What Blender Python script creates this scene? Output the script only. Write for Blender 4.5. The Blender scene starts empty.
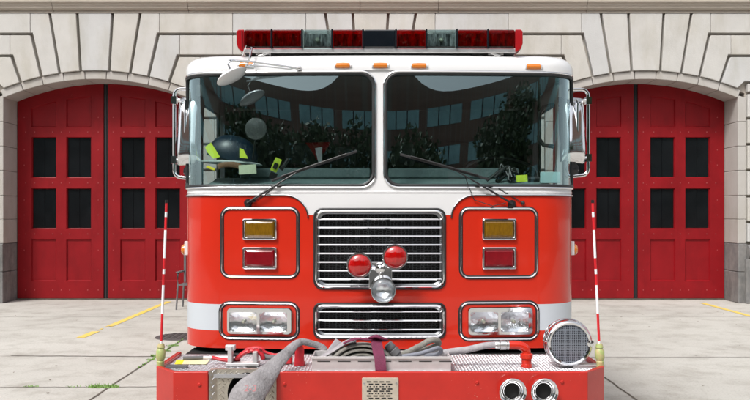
import bpy, bmesh, math, random
from math import sin, cos, pi, sqrt, radians, atan2
from mathutils import Vector, Matrix
from mathutils.geometry import delaunay_2d_cdt
random.seed(7)
SC = bpy.context.scene
COL = SC.collection
F, CX, HY, CZ = 795.0, 375.0, 215.0, 1.7      # focal length and horizon measured on the photograph, camera height

# ------------------------------------------------------------------ materials
def mat(name, color, rough=0.5, metal=0.0, var=0.0, vscale=8.0, bump=0.0, bscale=60.0, coat=0.0, spec=0.5,
        color2=None, emit=None, estr=0.0, rvar=0.0, alpha=1.0, stretch=(1, 1, 1)):
    m = bpy.data.materials.new(name); m.use_nodes = True
    nt = m.node_tree; nd = nt.nodes; lk = nt.links
    b = nd['Principled BSDF']
    b.inputs['Base Color'].default_value = (*color, 1)
    b.inputs['Roughness'].default_value = rough
    b.inputs['Metallic'].default_value = metal
    b.inputs['Coat Weight'].default_value = coat
    b.inputs['Coat Roughness'].default_value = 0.04
    b.inputs['Specular IOR Level'].default_value = spec
    b.inputs['Alpha'].default_value = alpha
    tc = nd.new('ShaderNodeTexCoord'); mp = nd.new('ShaderNodeMapping')
    lk.new(tc.outputs['Object'], mp.inputs['Vector']); mp.inputs['Scale'].default_value = stretch
    if var > 0 or color2 or rvar > 0:
        n = nd.new('ShaderNodeTexNoise'); n.inputs['Scale'].default_value = vscale
        n.inputs['Detail'].default_value = 8; n.inputs['Roughness'].default_value = 0.62
        lk.new(mp.outputs['Vector'], n.inputs['Vector'])
        if var > 0 or color2:
            mx = nd.new('ShaderNodeMix'); mx.data_type = 'RGBA'
            c2 = color2 or tuple(min(1, c * (1 + var)) for c in color)
            c1 = color if color2 else tuple(c * (1 - var) for c in color)
            mx.inputs['A'].default_value = (*c1, 1); mx.inputs['B'].default_value = (*c2, 1)
            r = nd.new('ShaderNodeMapRange'); r.inputs['From Min'].default_value = 0.32; r.inputs['From Max'].default_value = 0.68
            lk.new(n.outputs['Fac'], r.inputs['Value']); lk.new(r.outputs['Result'], mx.inputs['Factor'])
            lk.new(mx.outputs['Result'], b.inputs['Base Color'])
        if rvar > 0:
            r2 = nd.new('ShaderNodeMapRange'); r2.inputs['To Min'].default_value = max(0, rough - rvar)
            r2.inputs['To Max'].default_value = rough + rvar
            lk.new(n.outputs['Fac'], r2.inputs['Value']); lk.new(r2.outputs['Result'], b.inputs['Roughness'])
    if bump > 0:
        n2 = nd.new('ShaderNodeTexNoise'); n2.inputs['Scale'].default_value = bscale; n2.inputs['Detail'].default_value = 5
        lk.new(mp.outputs['Vector'], n2.inputs['Vector'])
        bp = nd.new('ShaderNodeBump'); bp.inputs['Strength'].default_value = bump; bp.inputs['Distance'].default_value = 0.01
        lk.new(n2.outputs['Fac'], bp.inputs['Height']); lk.new(bp.outputs['Normal'], b.inputs['Normal'])
    if emit:
        b.inputs['Emission Color'].default_value = (*emit, 1); b.inputs['Emission Strength'].default_value = estr
    return m

def glass_mat(name, tint, ior=1.6, rough=0.0, refl=(1, 1, 1), mul=1.0):
    m = bpy.data.materials.new(name); m.use_nodes = True
    nt = m.node_tree; nd = nt.nodes; lk = nt.links
    nd.remove(nd['Principled BSDF'])
    t = nd.new('ShaderNodeBsdfTransparent'); t.inputs['Color'].default_value = (*tint, 1)
    g = nd.new('ShaderNodeBsdfGlossy'); g.inputs['Roughness'].default_value = rough; g.inputs['Color'].default_value = (*refl, 1)
    fr = nd.new('ShaderNodeFresnel'); fr.inputs['IOR'].default_value = ior
    ge = nd.new('ShaderNodeNewGeometry'); mi_ = nd.new('ShaderNodeMapRange')       # same reflectance from either side of the sheet
    mi_.inputs['To Min'].default_value = ior; mi_.inputs['To Max'].default_value = 1 / ior
    lk.new(ge.outputs['Backfacing'], mi_.inputs['Value']); lk.new(mi_.outputs['Result'], fr.inputs['IOR'])
    mm = nd.new('ShaderNodeMath'); mm.operation = 'MULTIPLY'; mm.inputs[1].default_value = mul; mm.use_clamp = True
    lk.new(fr.outputs[0], mm.inputs[0])
    mx = nd.new('ShaderNodeMixShader')
    lk.new(mm.outputs[0], mx.inputs[0]); lk.new(t.outputs[0], mx.inputs[1]); lk.new(g.outputs[0], mx.inputs[2])
    lk.new(mx.outputs[0], nd['Material Output'].inputs['Surface'])
    return m

m_stone = mat('limestone', (0.45, 0.41, 0.36), 0.85, var=0.07, vscale=1.6, bump=0.25, bscale=35)
m_stoneB = mat('limestone_block', (0.49, 0.480, 0.455), 0.85, var=0.06, vscale=2.3, bump=0.3, bscale=40)
m_stoneC = mat('limestone_block_cool', (0.475, 0.475, 0.465), 0.85, var=0.05, vscale=2.0, bump=0.3, bscale=40)
m_stoneD = mat('limestone_block_warm', (0.48, 0.465, 0.43), 0.85, var=0.06, vscale=2.6, bump=0.3, bscale=40)
m_stoneR = mat('limestone_arch', (0.44, 0.42, 0.395), 0.85, color2=(.38, .36, .33), vscale=1.5, bump=0.3, bscale=40)
m_stoneT = mat('limestone_trim', (0.44, 0.395, 0.34), 0.85, color2=(0.36, 0.32, 0.27), vscale=3, bump=0.3, bscale=40, stretch=(.3, 1, 3))
m_granite = mat('granite_base', (0.15, 0.15, 0.15), 0.7, color2=(0.23, 0.22, 0.21), vscale=7, bump=0.3, bscale=80)
m_door = mat('door_red', (0.22, 0.0045, 0.008), 0.45, spec=.25, var=0.1, vscale=2.5, bump=0.05, bscale=12, rvar=.08)
m_seam = mat('door_seam_dark', (0.015, 0.016, 0.018), 0.5)
m_lead = mat('window_lead', (0.004, 0.004, 0.005), 0.9, spec=0.05)
m_doorglass = mat('door_glass', (0.006, 0.007, 0.008), 0.12, spec=0.5, var=.4, vscale=2, bump=0.05, bscale=3)
m_bolt = mat('bolt_head', (0.42, 0.12, 0.12), 0.4, 0.3)
m_red = mat('engine_red_paint', (0.53, 0.021, 0.007), 0.24, coat=.55, spec=.35, var=0.04, vscale=3)
m_redb = mat('bumper_red_paint', (0.44, 0.020, 0.013), 0.34, coat=.3, spec=.3, var=0.08, vscale=9, bump=0.04, bscale=30)
m_white = mat('engine_white_paint', (0.68, 0.68, 0.685), 0.3, coat=.8)
m_stripe = mat('reflective_stripe', (0.52, 0.56, 0.60), 0.35, coat=.3)
m_chrome = mat('chrome', (0.80, 0.80, 0.81), 0.09, 1.0, rvar=.03, vscale=12)
m_alu = mat('brushed_aluminium', (0.66, 0.655, 0.65), 0.36, 1.0, var=0.08, vscale=20, bump=0.03, bscale=120, rvar=.08)
m_alup = mat('tray_aluminium', (0.62, 0.60, 0.60), 0.5, 0.6, var=0.08, vscale=12, rvar=.1)
m_tread = mat('tread_plate', (0.50, 0.50, 0.52), 0.42, .75, var=0.12, vscale=14, rvar=.1)
m_tread2 = mat('tread_plate_worn', (0.54, 0.50, 0.43), 0.38, .85, var=0.18, vscale=18, rvar=.1)
m_rubber = mat('black_rubber', (0.012, 0.012, 0.013), 0.5, bump=.05)
m_black = mat('black_paint', (0.01, 0.01, 0.011), 0.35)
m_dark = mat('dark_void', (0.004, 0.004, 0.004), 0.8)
m_int = mat('cab_lining', (0.025, 0.032, 0.034), 0.7, var=.3, vscale=4)
m_dash = mat('dashboard_grey', (0.15, 0.21, 0.21), 0.6, var=.15, vscale=5, bump=.1)
m_seat = mat('seat_fabric', (0.055, 0.07, 0.072), 0.8, var=.2, bump=.2)
m_amber = mat('amber_lens', (0.62, 0.17, 0.004), 0.12, coat=1)
m_amberdull = mat('amber_warning_lens', (0.17, 0.085, 0.004), 0.16, coat=.35, var=.25, vscale=25, stretch=(4, 1, 1))
m_redlens = mat('red_warning_lens', (0.19, 0.003, 0.008), 0.12, coat=.35, var=.2, vscale=20)
m_redl2 = mat('red_round_lens', (0.38, 0.003, 0.003), 0.07, coat=1, var=.25, vscale=30, stretch=(3, 1, 1))
m_lbred = mat('lightbar_red', (0.15, 0.003, 0.008), 0.14, coat=.5, color2=(0.08, 0.001, 0.005), vscale=16, stretch=(3, 1, 1))
m_lbredb = mat('lightbar_end_red', (0.34, 0.008, 0.012), 0.12, coat=.8)
m_optic = mat('lightbar_optic', (0.02, 0.02, 0.02), 0.3, .5, color2=(.7, .7, .7), vscale=7, stretch=(9, 1, 2.5))
m_shellred = glass_mat('lightbar_red_shell', (0.48, 0.010, 0.022), 1.5); m_shellclear = glass_mat('lightbar_clear_shell', (0.5, 0.6, 0.6), 1.5)
m_lbclear = mat('lightbar_clear', (0.13, 0.16, 0.165), 0.12, coat=.8, color2=(0.08, 0.11, 0.115), vscale=20, stretch=(3, 1, 1))
m_lbdark = mat('lightbar_dark', (0.004, 0.006, 0.010), 0.15, coat=.8)
m_bulb = mat('lamp_optic', (0.45, 0.45, 0.36), 0.25, .6, bump=.6, bscale=90)
m_reflector = mat('lamp_reflector', (0.93, 0.96, 1.0), 0.2, 1.0, bump=0.5, bscale=22)
m_clearlens = glass_mat('clear_lens', (0.92, 0.93, 0.93), 1.5)
m_wind = glass_mat('windscreen_glass', (0.84, 0.95, 0.94), 1.5, mul=4.0, refl=(.76, .97, 1))
m_sideg = glass_mat('side_glass', (0.8, 0.86, 0.86), 1.45)
m_hose = mat('grey_hose_jacket', (0.20, 0.19, 0.195), 0.85, color2=(0.34, 0.325, 0.335), vscale=9, bump=0.7, bscale=90)
m_hose2 = mat('rolled_hose_jacket', (0.30, 0.29, 0.26), 0.85, color2=(0.16, 0.15, 0.13), vscale=18, bump=0.5, bscale=220)
m_hosew = mat('pale_hose_jacket', (0.42, 0.40, 0.41), 0.8, color2=(0.27, 0.25, 0.27), vscale=16, bump=0.4, bscale=220)
m_strap = mat('maroon_webbing', (0.14, 0.014, 0.052), 0.7, var=.2, vscale=30, bump=.4, bscale=200)
m_mark = mat('red_marker', (0.40, 0.16, 0.17), 0.8)
m_navy = mat('navy_shell', (0.006, 0.017, 0.032), 0.35)
m_hiviz = mat('yellow_green_patch', (0.62, 0.80, 0.05), 0.5, emit=None)
m_cream = mat('cream_paper', (0.58, 0.63, 0.44), 0.8, var=.05)
m_brown = mat('brown_strap', (0.18, 0.09, 0.045), 0.7)
m_teal = mat('pale_teal_box', (0.40, 0.60, 0.60), 0.5)
m_cyan = mat('grey_brim', (0.5, 0.55, 0.54), 0.5)
m_greenh = mat('green_grip', (0.27, 0.42, 0.12), 0.45, color2=(.5, .38, .2), vscale=25)
m_polered = mat('pole_red', (0.60, 0.012, 0.02), 0.35); m_polewhite = mat('pole_white', (0.78, 0.78, 0.80), 0.35)
m_yline = mat('yellow_line_paint', (0.70, 0.50, 0.06), 0.8, color2=(0.60, 0.47, 0.16), vscale=7, bump=.2)
m_label = mat('yellow_label', (0.85, 0.72, 0.02), 0.5); m_labelc = mat('cream_label', (0.78, 0.68, 0.42), 0.6)
m_iron = mat('grey_painted_iron', (0.12, 0.12, 0.125), 0.5, var=.2)
m_cover = mat('cast_iron_cover', (0.065, 0.055, 0.055), 0.75, var=.3, vscale=12, bump=.5, bscale=60)
m_tyre = mat('tyre_rubber', (0.02, 0.02, 0.02), 0.8, bump=.3)
m_asph = mat('asphalt', (0.05, 0.05, 0.05), 0.9, var=.2, vscale=4, bump=.4)
m_bark = mat('bark', (0.08, 0.06, 0.045), 0.9, bump=.6, bscale=20)
m_redtool = mat('red_tool_paint', (0.52, 0.02, 0.03), 0.4, var=.15, vscale=30)
m_mesh = None

def brick_mat():
    m = mat('brown_brick', (0.105, 0.055, 0.038), 0.9)
    nt = m.node_tree; nd = nt.nodes; b = nd['Principled BSDF']
    br = nd.new('ShaderNodeTexBrick'); br.inputs['Scale'].default_value = 3
    br.inputs['Color1'].default_value = (.24, .13, .095, 1); br.inputs['Color2'].default_value = (.19, .105, .08, 1)
    br.inputs['Mortar'].default_value = (.24, .19, .16, 1)
    tc = nd.new('ShaderNodeTexCoord'); nt.links.new(tc.outputs['Object'], br.inputs['Vector'])
    nt.links.new(br.outputs['Color'], b.inputs['Base Color'])
    return m
m_brick = brick_mat()
m_hglass = mat('teal_window_glass', (0.27, 0.52, 0.55), 0.1, spec=.8, var=.2, vscale=1)
m_leaf = mat('leaf_green', (0.04, 0.07, 0.025), 0.6, color2=(0.08, 0.12, 0.045), vscale=3)
m_grass = mat('grass_blade', (0.10, 0.22, 0.03), 0.6, color2=(.17, .30, .06), vscale=20)

def mesh_backing():   # honeycomb mesh behind the grille bars
    m = mat('grille_mesh', (0.02, 0.02, 0.022), 0.4, .6)
    nt = m.node_tree; nd = nt.nodes; b = nd['Principled BSDF']
    tc = nd.new('ShaderNodeTexCoord'); mp = nd.new('ShaderNodeMapping'); mp.inputs['Scale'].default_value = (42, 0, 72)
    v = nd.new('ShaderNodeTexVoronoi'); v.feature = 'DISTANCE_TO_EDGE'; v.inputs['Scale'].default_value = 1; v.inputs['Randomness'].default_value = 0.4
    r = nd.new('ShaderNodeMath'); r.operation = 'LESS_THAN'; r.inputs[1].default_value = 0.10
    mx = nd.new('ShaderNodeMix'); mx.data_type = 'RGBA'
    mx.inputs['A'].default_value = (.002, .002, .002, 1); mx.inputs['B'].default_value = (.045, .048, .052, 1)
    nt.links.new(tc.outputs['Object'], mp.inputs['Vector']); nt.links.new(mp.outputs[0], v.inputs['Vector'])
    nt.links.new(v.outputs['Distance'], r.inputs[0]); nt.links.new(r.outputs[0], mx.inputs['Factor'])
    nt.links.new(mx.outputs['Result'], b.inputs['Base Color'])
    return m
m_gmesh = mesh_backing()
m_lip = mat('dark_steel', (0.22, 0.23, 0.24), 0.3, 1.0)

def concrete_mat():
    m = mat('concrete_apron', (0.42, 0.40, 0.385), 0.9, bump=0.35, bscale=30)
    nt = m.node_tree; nd = nt.nodes; lk = nt.links; b = nd['Principled BSDF']
    tc = nd.new('ShaderNodeTexCoord')
    def noise(s, d=6, r=.6):
        n = nd.new('ShaderNodeTexNoise'); n.inputs['Scale'].default_value = s; n.inputs['Detail'].default_value = d
        n.inputs['Roughness'].default_value = r; lk.new(tc.outputs['Object'], n.inputs['Vector']); return n
    a, c, d = noise(.35, 5), noise(2.2, 8, .7), noise(45, 3, .7)
    r1 = nd.new('ShaderNodeValToRGB'); e = r1.color_ramp.elements
    e[0].position = .3; e[0].color = (.36, .345, .315, 1); e[1].position = .62; e[1].color = (.46, .450, .415, 1)
    lk.new(a.outputs['Fac'], r1.inputs['Fac'])
    r2 = nd.new('ShaderNodeValToRGB'); e = r2.color_ramp.elements
    e[0].position = .27; e[0].color = (.71, .69, .66, 1); e[1].position = .52; e[1].color = (1.03, 1.03, 1.03, 1)
    lk.new(c.outputs['Fac'], r2.inputs['Fac'])
    r3 = nd.new('ShaderNodeValToRGB'); e = r3.color_ramp.elements
    e[0].position = .33; e[0].color = (.80, .79, .78, 1); e[1].position = .48; e[1].color = (1, 1, 1, 1)
    lk.new(d.outputs['Fac'], r3.inputs['Fac'])
    m1 = nd.new('ShaderNodeMix'); m1.data_type = 'RGBA'; m1.blend_type = 'MULTIPLY'; m1.inputs['Factor'].default_value = 1
    m2 = nd.new('ShaderNodeMix'); m2.data_type = 'RGBA'; m2.blend_type = 'MULTIPLY'; m2.inputs['Factor'].default_value = 1
    lk.new(r1.outputs[0], m1.inputs['A']); lk.new(r2.outputs[0], m1.inputs['B'])
    lk.new(m1.outputs['Result'], m2.inputs['A']); lk.new(r3.outputs[0], m2.inputs['B'])
    lk.new(m2.outputs['Result'], b.inputs['Base Color'])
    return m
m_conc = concrete_mat()

def chips(m, scale, thr, col, patch=2.0):
    nt = m.node_tree; nd = nt.nodes; b = nd['Principled BSDF']; inp = b.inputs['Base Color']
    src = inp.links[0].from_socket if inp.links else None
    tc = nd.new('ShaderNodeTexCoord'); v = nd.new('ShaderNodeTexVoronoi'); v.inputs['Scale'].default_value = scale
    n = nd.new('ShaderNodeTexNoise'); n.inputs['Scale'].default_value = patch; n.inputs['Detail'].default_value = 3
    nt.links.new(tc.outputs['Object'], v.inputs['Vector']); nt.links.new(tc.outputs['Object'], n.inputs['Vector'])
    mr = nd.new('ShaderNodeMapRange'); mr.inputs['From Min'].default_value = .5; mr.inputs['From Max'].default_value = .75; mr.inputs['To Max'].default_value = thr
    nt.links.new(n.outputs['Fac'], mr.inputs['Value'])
    lt_ = nd.new('ShaderNodeMath'); lt_.operation = 'LESS_THAN'; nt.links.new(v.outputs['Distance'], lt_.inputs[0]); nt.links.new(mr.outputs[0], lt_.inputs[1])
    mx = nd.new('ShaderNodeMix'); mx.data_type = 'RGBA'; mx.inputs['A'].default_value = inp.default_value; mx.inputs['B'].default_value = (*col, 1)
    if src: nt.links.new(src, mx.inputs['A'])
    nt.links.new(lt_.outputs[0], mx.inputs['Factor']); nt.links.new(mx.outputs['Result'], inp)
chips(m_conc, 5, .09, (.22, .20, .18), .8); chips(m_redb, 60, .20, (.55, .25, .2), 3); chips(m_door, 18, .12, (.35, .1, .1), 1.2)
def streaks(m, sc, lo, col):
    nt = m.node_tree; nd = nt.nodes; b = nd['Principled BSDF']; inp = b.inputs['Base Color']; src = inp.links[0].from_socket
    tc = nd.new('ShaderNodeTexCoord'); mp = nd.new('ShaderNodeMapping'); mp.inputs['Scale'].default_value = sc
    n = nd.new('ShaderNodeTexNoise'); n.inputs['Scale'].default_value = 1; n.inputs['Detail'].default_value = 7; n.inputs['Roughness'].default_value = .65
    rm_ = nd.new('ShaderNodeMapRange'); rm_.inputs['From Min'].default_value = lo; rm_.inputs['From Max'].default_value = lo + .22
    mx = nd.new('ShaderNodeMix'); mx.data_type = 'RGBA'; mx.blend_type = 'MULTIPLY'; mx.inputs['B'].default_value = (*col, 1)
    nt.links.new(tc.outputs['Object'], mp.inputs[0]); nt.links.new(mp.outputs[0], n.inputs['Vector']); nt.links.new(n.outputs['Fac'], rm_.inputs['Value'])
    nt.links.new(rm_.outputs[0], mx.inputs['Factor']); nt.links.new(src, mx.inputs['A']); nt.links.new(mx.outputs['Result'], inp)
for m_ in (m_stoneB, m_stoneC, m_stoneD, m_stoneR): streaks(m_, (2.2, 2.2, .7), .48, (.86, .84, .79))
streaks(m_granite, (5, 5, 1.5), .45, (.7, .7, .68)); streaks(m_door, (3, 3, .8), .5, (.80, .85, .85)); streaks(m_hose, (14, 14, 5), .5, (.68, .66, .65))
# ------------------------------------------------------------------ mesh helpers
def link(o, parent=None):
    COL.objects.link(o)
    if parent: o.parent = parent
    return o

def tag(o, label=None, cat=None, group=None, kind=None):
    if label: o['label'] = label
    if cat: o['category'] = cat
    if group: o['group'] = group
    if kind: o['kind'] = kind
    return o

def empty(name, loc, label, cat, group=None, rz=0.0):
    o = bpy.data.objects.new(name, None); o.location = loc; o.rotation_euler = (0, 0, rz); o.empty_display_size = .2
    return tag(link(o), label, cat, group)

class MB:
    def __init__(s): s.v = []; s.f = []; s.mi = []
    def add(s, vs, fs, mi=0):
        k = len(s.v); s.v += [tuple(v) for v in vs]
        for f in fs: s.f.append(tuple(i + k for i in f)); s.mi.append(mi)
    def box(s, x0, x1, y0, y1, z0, z1, mi=0, M=None):
        v = [(x, y, z) for x in (x0, x1) for y in (y0, y1) for z in (z0, z1)]
        if M: v = [M @ Vector(p) for p in v]
        s.add(v, [(0, 1, 3, 2), (4, 6, 7, 5), (0, 4, 5, 1), (2, 3, 7, 6), (0, 2, 6, 4), (1, 5, 7, 3)], mi)
    def prism(s, poly, y0, y1, mi=0):       # poly in (x,z), counter-clockwise seen from -y
        n = len(poly)
        v = [(x, y0, z) for x, z in poly] + [(x, y1, z) for x, z in poly]
        s.add(v, [tuple(range(n)), tuple(range(2 * n - 1, n - 1, -1))] + [(i, i + n, (i + 1) % n + n, (i + 1) % n) for i in range(n)], mi)
    def prismz(s, poly, z0, z1, mi=0):      # poly in (x,y)
        n = len(poly)
        v = [(x, y, z0) for x, y in poly] + [(x, y, z1) for x, y in poly]
        s.add(v, [tuple(range(n - 1, -1, -1)), tuple(range(n, 2 * n))] + [(i, (i + 1) % n, (i + 1) % n + n, i + n) for i in range(n)], mi)
    def sweep(s, pts, rad, n=10, closed=False, up=(0, 0, 1), mi=0, cap=True, lens=0):
        pts = [Vector(p) for p in pts]; N = len(pts); k = len(s.v); up = Vector(up)
        for i, p in enumerate(pts):
            a = pts[(i - 1) % N] if (closed or i > 0) else p
            b = pts[(i + 1) % N] if (closed or i < N - 1) else p
            t = (b - a).normalized()
            sd = t.cross(up)
            if sd.length < 1e-3: sd = t.cross(Vector((0.3, 1, 0.1)))
            sd.normalize(); u = sd.cross(t).normalized()
            r = rad[i] if isinstance(rad, (list, tuple)) and len(rad) == N and N != 2 or (isinstance(rad, list)) else rad
            ra, rb = r if isinstance(r, (tuple, list)) else (r, r)
            for j in range(n):
                an = 2 * pi * j / n
                s.v.append(tuple(p + sd * (ra * cos(an)) + u * (rb * sin(an) * abs(sin(an)) ** lens)))
        for i in range(N if closed else N - 1):
            for j in range(n):
                a = k + i * n + j; b = k + i * n + (j + 1) % n
                c = k + ((i + 1) % N) * n + (j + 1) % n; d = k + ((i + 1) % N) * n + j
                s.f.append((a, b, c, d)); s.mi.append(mi)
        if cap and not closed:
            s.f.append(tuple(k + j for j in range(n - 1, -1, -1))); s.mi.append(mi)
            s.f.append(tuple(k + (N - 1) * n + j for j in range(n))); s.mi.append(mi)
    def lathe(s, prof, M=Matrix(), n=32, mi=0):   # prof: list of (r, h); axis local +z through M
        k = len(s.v)
        for r, h in prof:
            for j in range(n):
                a = 2 * pi * j / n; s.v.append(tuple(M @ Vector((r * cos(a), r * sin(a), h))))
        for i in range(len(prof) - 1):
            for j in range(n):
                a = k + i * n + j; b = k + i * n + (j + 1) % n
                s.f.append((a, b, b + n, a + n)); s.mi.append(mi)
    def build(s, name, mats, parent=None, smooth=35, bev=0.0, seg=2):
        me = bpy.data.meshes.new(name); me.from_pydata(s.v, [], s.f)
        for m in (mats if isinstance(mats, (list, tuple)) else [mats]): me.materials.append(m)
        me.polygons.foreach_set('material_index', s.mi)
        bm = bmesh.new(); bm.from_mesh(me)
        bmesh.ops.recalc_face_normals(bm, faces=bm.faces); bm.to_mesh(me); bm.free()
        if smooth:
            me.polygons.foreach_set('use_smooth', [True] * len(me.polygons)); me.set_sharp_from_angle(angle=radians(smooth))
        o = bpy.data.objects.new(name, me)
        if bev:
            bv = o.modifiers.new('bevel', 'BEVEL'); bv.width = bev; bv.segments = seg; bv.limit_method = 'ANGLE'; bv.angle_limit = radians(40)
            bv.harden_normals = True
        me.update()
        return link(o, parent)

def axisY(x, y, z, s=1):          # lathe matrix: +h points to -y (towards the camera)
    return Matrix.Translation((x, y, z)) @ Matrix.Rotation(radians(90), 4, 'X')

def inpoly(p, poly):
    x, y = p; c = False; n = len(poly)
    for i in range(n):
        x1, y1 = poly[i]; x2, y2 = poly[i - 1]
        if (y1 > y) != (y2 > y) and x < (x2 - x1) * (y - y1) / (y2 - y1) + x1: c = not c
    return c

def rrect(x0, x1, z0, z1, r, n=6):      # rounded rectangle, counter-clockwise; r may be four radii (br, tr, tl, bl)
    rs = r if isinstance(r, (tuple, list)) else (r,) * 4
    out = []
    for (cx, cz, a0, rr) in ((x1, z0, -90, rs[0]), (x1, z1, 0, rs[1]), (x0, z1, 90, rs[2]), (x0, z0, 180, rs[3])):
        sx = -1 if cx == x1 else 1; sz = -1 if cz == z1 else 1
        for k in range(n + 1):
            a = radians(a0 + 90 * k / n)
            out.append((cx + sx * rr + rr * cos(a), cz + sz * rr + rr * sin(a)))
    return out

def dense(loop, step, closed=True):
    out = []; n = len(loop)
    for i in range(n if closed else n - 1):
        a = loop[i]; b = loop[(i + 1) % n]; d = math.dist(a, b)
        if d < 1e-7: continue
        k = max(1, int(math.ceil(d / step)))
        for j in range(k): out.append(tuple(a[q] + (b[q] - a[q]) * j / k for q in range(len(a))))
    if not closed: out.append(tuple(loop[-1]))
    return out

def cdt(outer, holes, step, extra=(), pts=None):
    V = []; E = []
    for lp in [outer] + list(holes):
        k = len(V); V += [Vector(p) for p in lp]; E += [(k + i, k + (i + 1) % len(lp)) for i in range(len(lp))]
    for pl in extra:
        k = len(V); V += [Vector(p) for p in pl]; E += [(k + i, k + i + 1) for i in range(len(pl) - 1)]
    if step:
        xs = [p[0] for p in outer]; zs = [p[1] for p in outer]
        sx, sz = step if isinstance(step, tuple) else (step, step)
        nx = int((max(xs) - min(xs)) / sx); nz = int((max(zs) - min(zs)) / sz)
        for i in range(1, nx + 1):
            for j in range(1, nz + 1):
                p = (min(xs) + i * sx - sx * .37, min(zs) + j * sz - sz * .41)
                if inpoly(p, outer) and not any(inpoly(p, h) for h in holes): V.append(Vector(p))
    r = delaunay_2d_cdt(V, E, [], 0, 1e-6)
    vs = [(v.x, v.y) for v in r[0]]; fs = []
    for f in r[2]:
        c = (sum(vs[i][0] for i in f) / len(f), sum(vs[i][1] for i in f) / len(f))
        if inpoly(c, outer) and not any(inpoly(c, h) for h in holes): fs.append(tuple(f))
    return vs, fs

# ------------------------------------------------------------------ camera, world, sun
cam = bpy.data.cameras.new('camera'); cam.sensor_width = 36; cam.lens = 36 * F / 750; cam.shift_y = 15 / 750
cam.clip_end = 500; cam.clip_start = 0.1
co = bpy.data.objects.new('camera', cam); co.location = (0, 0, CZ); co.rotation_euler = (radians(90), 0, 0)
link(co); SC.camera = co
w = bpy.data.worlds.new('World'); SC.world = w; w.use_nodes = True
nt = w.node_tree; bg = nt.nodes['Background']
sky = nt.nodes.new('ShaderNodeTexSky'); sky.sky_type = 'NISHITA'; sky.sun_disc = False
SUN = Vector((-0.42, -0.62, 0.95)).normalized()
sky.sun_elevation = math.asin(SUN.z); sky.sun_rotation = atan2(SUN.x, SUN.y)
sky.air_density = 1.0; sky.dust_density = 4.0; sky.ozone_density = 1.0
hs = nt.nodes.new('ShaderNodeHueSaturation'); hs.inputs['Saturation'].default_value = 0.28
nt.links.new(sky.outputs[0], hs.inputs['Color']); nt.links.new(hs.outputs[0], bg.inputs['Color'])
bg.inputs['Strength'].default_value = 0.13
sl = bpy.data.lights.new('sun', 'SUN'); sl.energy = 1.5; sl.angle = radians(14); sl.color = (1.0, 0.97, 0.93)
so = bpy.data.objects.new('sun', sl); so.rotation_euler = SUN.to_track_quat('Z', 'Y').to_euler(); link(so)
SC.view_settings.view_transform = 'Standard'; SC.view_settings.look = 'None'
SC.view_settings.gamma = 1; SC.view_settings.use_curve_mapping = False; SC.view_settings.exposure = 0.75
SC.render.engine = 'CYCLES'
SC.cycles.max_bounces = 8; SC.cycles.transparent_max_bounces = 12; SC.cycles.use_denoising = True
SC.cycles.sample_clamp_indirect = 6

# ------------------------------------------------------------------ ground
g = MB(); g.add([(-300, -300, 0), (300, -300, 0), (300, 300, 0), (-300, 300, 0)], [(0, 1, 2, 3)])
tag(g.build('ground', m_conc), kind='structure')
g = MB(); g.box(-60, 60, -16, -6.5, -.05, .004); tag(g.build('road', m_asph), kind='structure')
m_joint = mat('joint_dirt', (0.10, 0.085, 0.07), 0.95, var=.3, vscale=9)
m_jointp = mat('joint_dirt_pale', (0.26, 0.24, 0.225), 0.95, var=.25, vscale=5)
def strip(mb, pts, wd, z=.004, mi=0):
    for (x0, y0), (x1, y1) in zip(pts[:-1], pts[1:]):
        d = Vector((x1 - x0, y1 - y0)); n = Vector((-d.y, d.x)).normalized() * wd / 2
        mb.add([(x0 - n.x, y0 - n.y, z), (x1 - n.x, y1 - n.y, z), (x1 + n.x, y1 + n.y, z), (x0 + n.x, y0 + n.y, z)], [(0, 1, 2, 3)], mi)
def wob(a, b, n, am):
    return [(a[0] + (b[0] - a[0]) * i / n + random.uniform(-am, am), a[1] + (b[1] - a[1]) * i / n + random.uniform(-am, am)) for i in range(n + 1)]
j = MB()
for x in (-2.62, 2.40, -7.6, 7.4): strip(j, wob((x, 1), (x, 11.5 if abs(x) < 5 else 15), 60, .006), .022)
j2 = MB()
for y, x0, x1 in ((9.5, -2.62, -1), (9.5, 2.4, 9), (13.3, -12, 12), (5.2, -9, 9)): strip(j2, wob((x0, y), (x1, y), 60, .008), .016, .0045)
strip(j, wob((-9, 7.86), (-2.62, 7.84), 60, .012), .012); strip(j, wob((-2.62, 7.84), (-1.2, 7.9), 20, .01), .014)
strip(j2, wob((-9, 9.62), (-2.62, 9.55), 60, .02), .010, .0045)
strip(j, wob((-4.4, 9.6), (-2.62, 9.53), 20, .01), .03)
tag(j.build('pavement_joint', m_joint, smooth=0), kind='structure'); tag(j2.build('pavement_crack', m_jointp, smooth=0), kind='structure')
y = MB()
strip(y, [(-4.05, 12.15), (-4.05, 15.6)], .11, .004); strip(y, [(-4.08, 11.0), (-4.07, 11.6)], .12, .004)
for k in range(7): 
    yy = random.uniform(11.65, 12.1); xx = -4.05 + random.uniform(-.05, .05); strip(y, [(xx, yy), (xx, yy + random.uniform(.02, .08))], .04, .004)
strip(y, [(6.30, 9.0), (6.31, 15.3)], .11, .004)
tag(y.build('painted_line', m_yline, smooth=0), kind='structure')
# manhole cover
c = MB()
c.lathe([(0, .012), (.30, .012), (.31, .006), (.335, .006), (.345, .0)], Matrix.Translation((-2.72, 11.1, 0)), 40)
for k in range(6):
    for q in range(6):
        px, py = -2.72 + (k - 2.5) * .09, 11.1 + (q - 2.5) * .09
        if math.hypot(px + 2.72, py - 11.1) < .27: c.box(px - .025, px + .025, py - .025, py + .025, .012, .018)
tag(c.build('manhole_cover', m_cover), 'dark round iron manhole cover in the concrete beside the fire engine', 'manhole cover')
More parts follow.
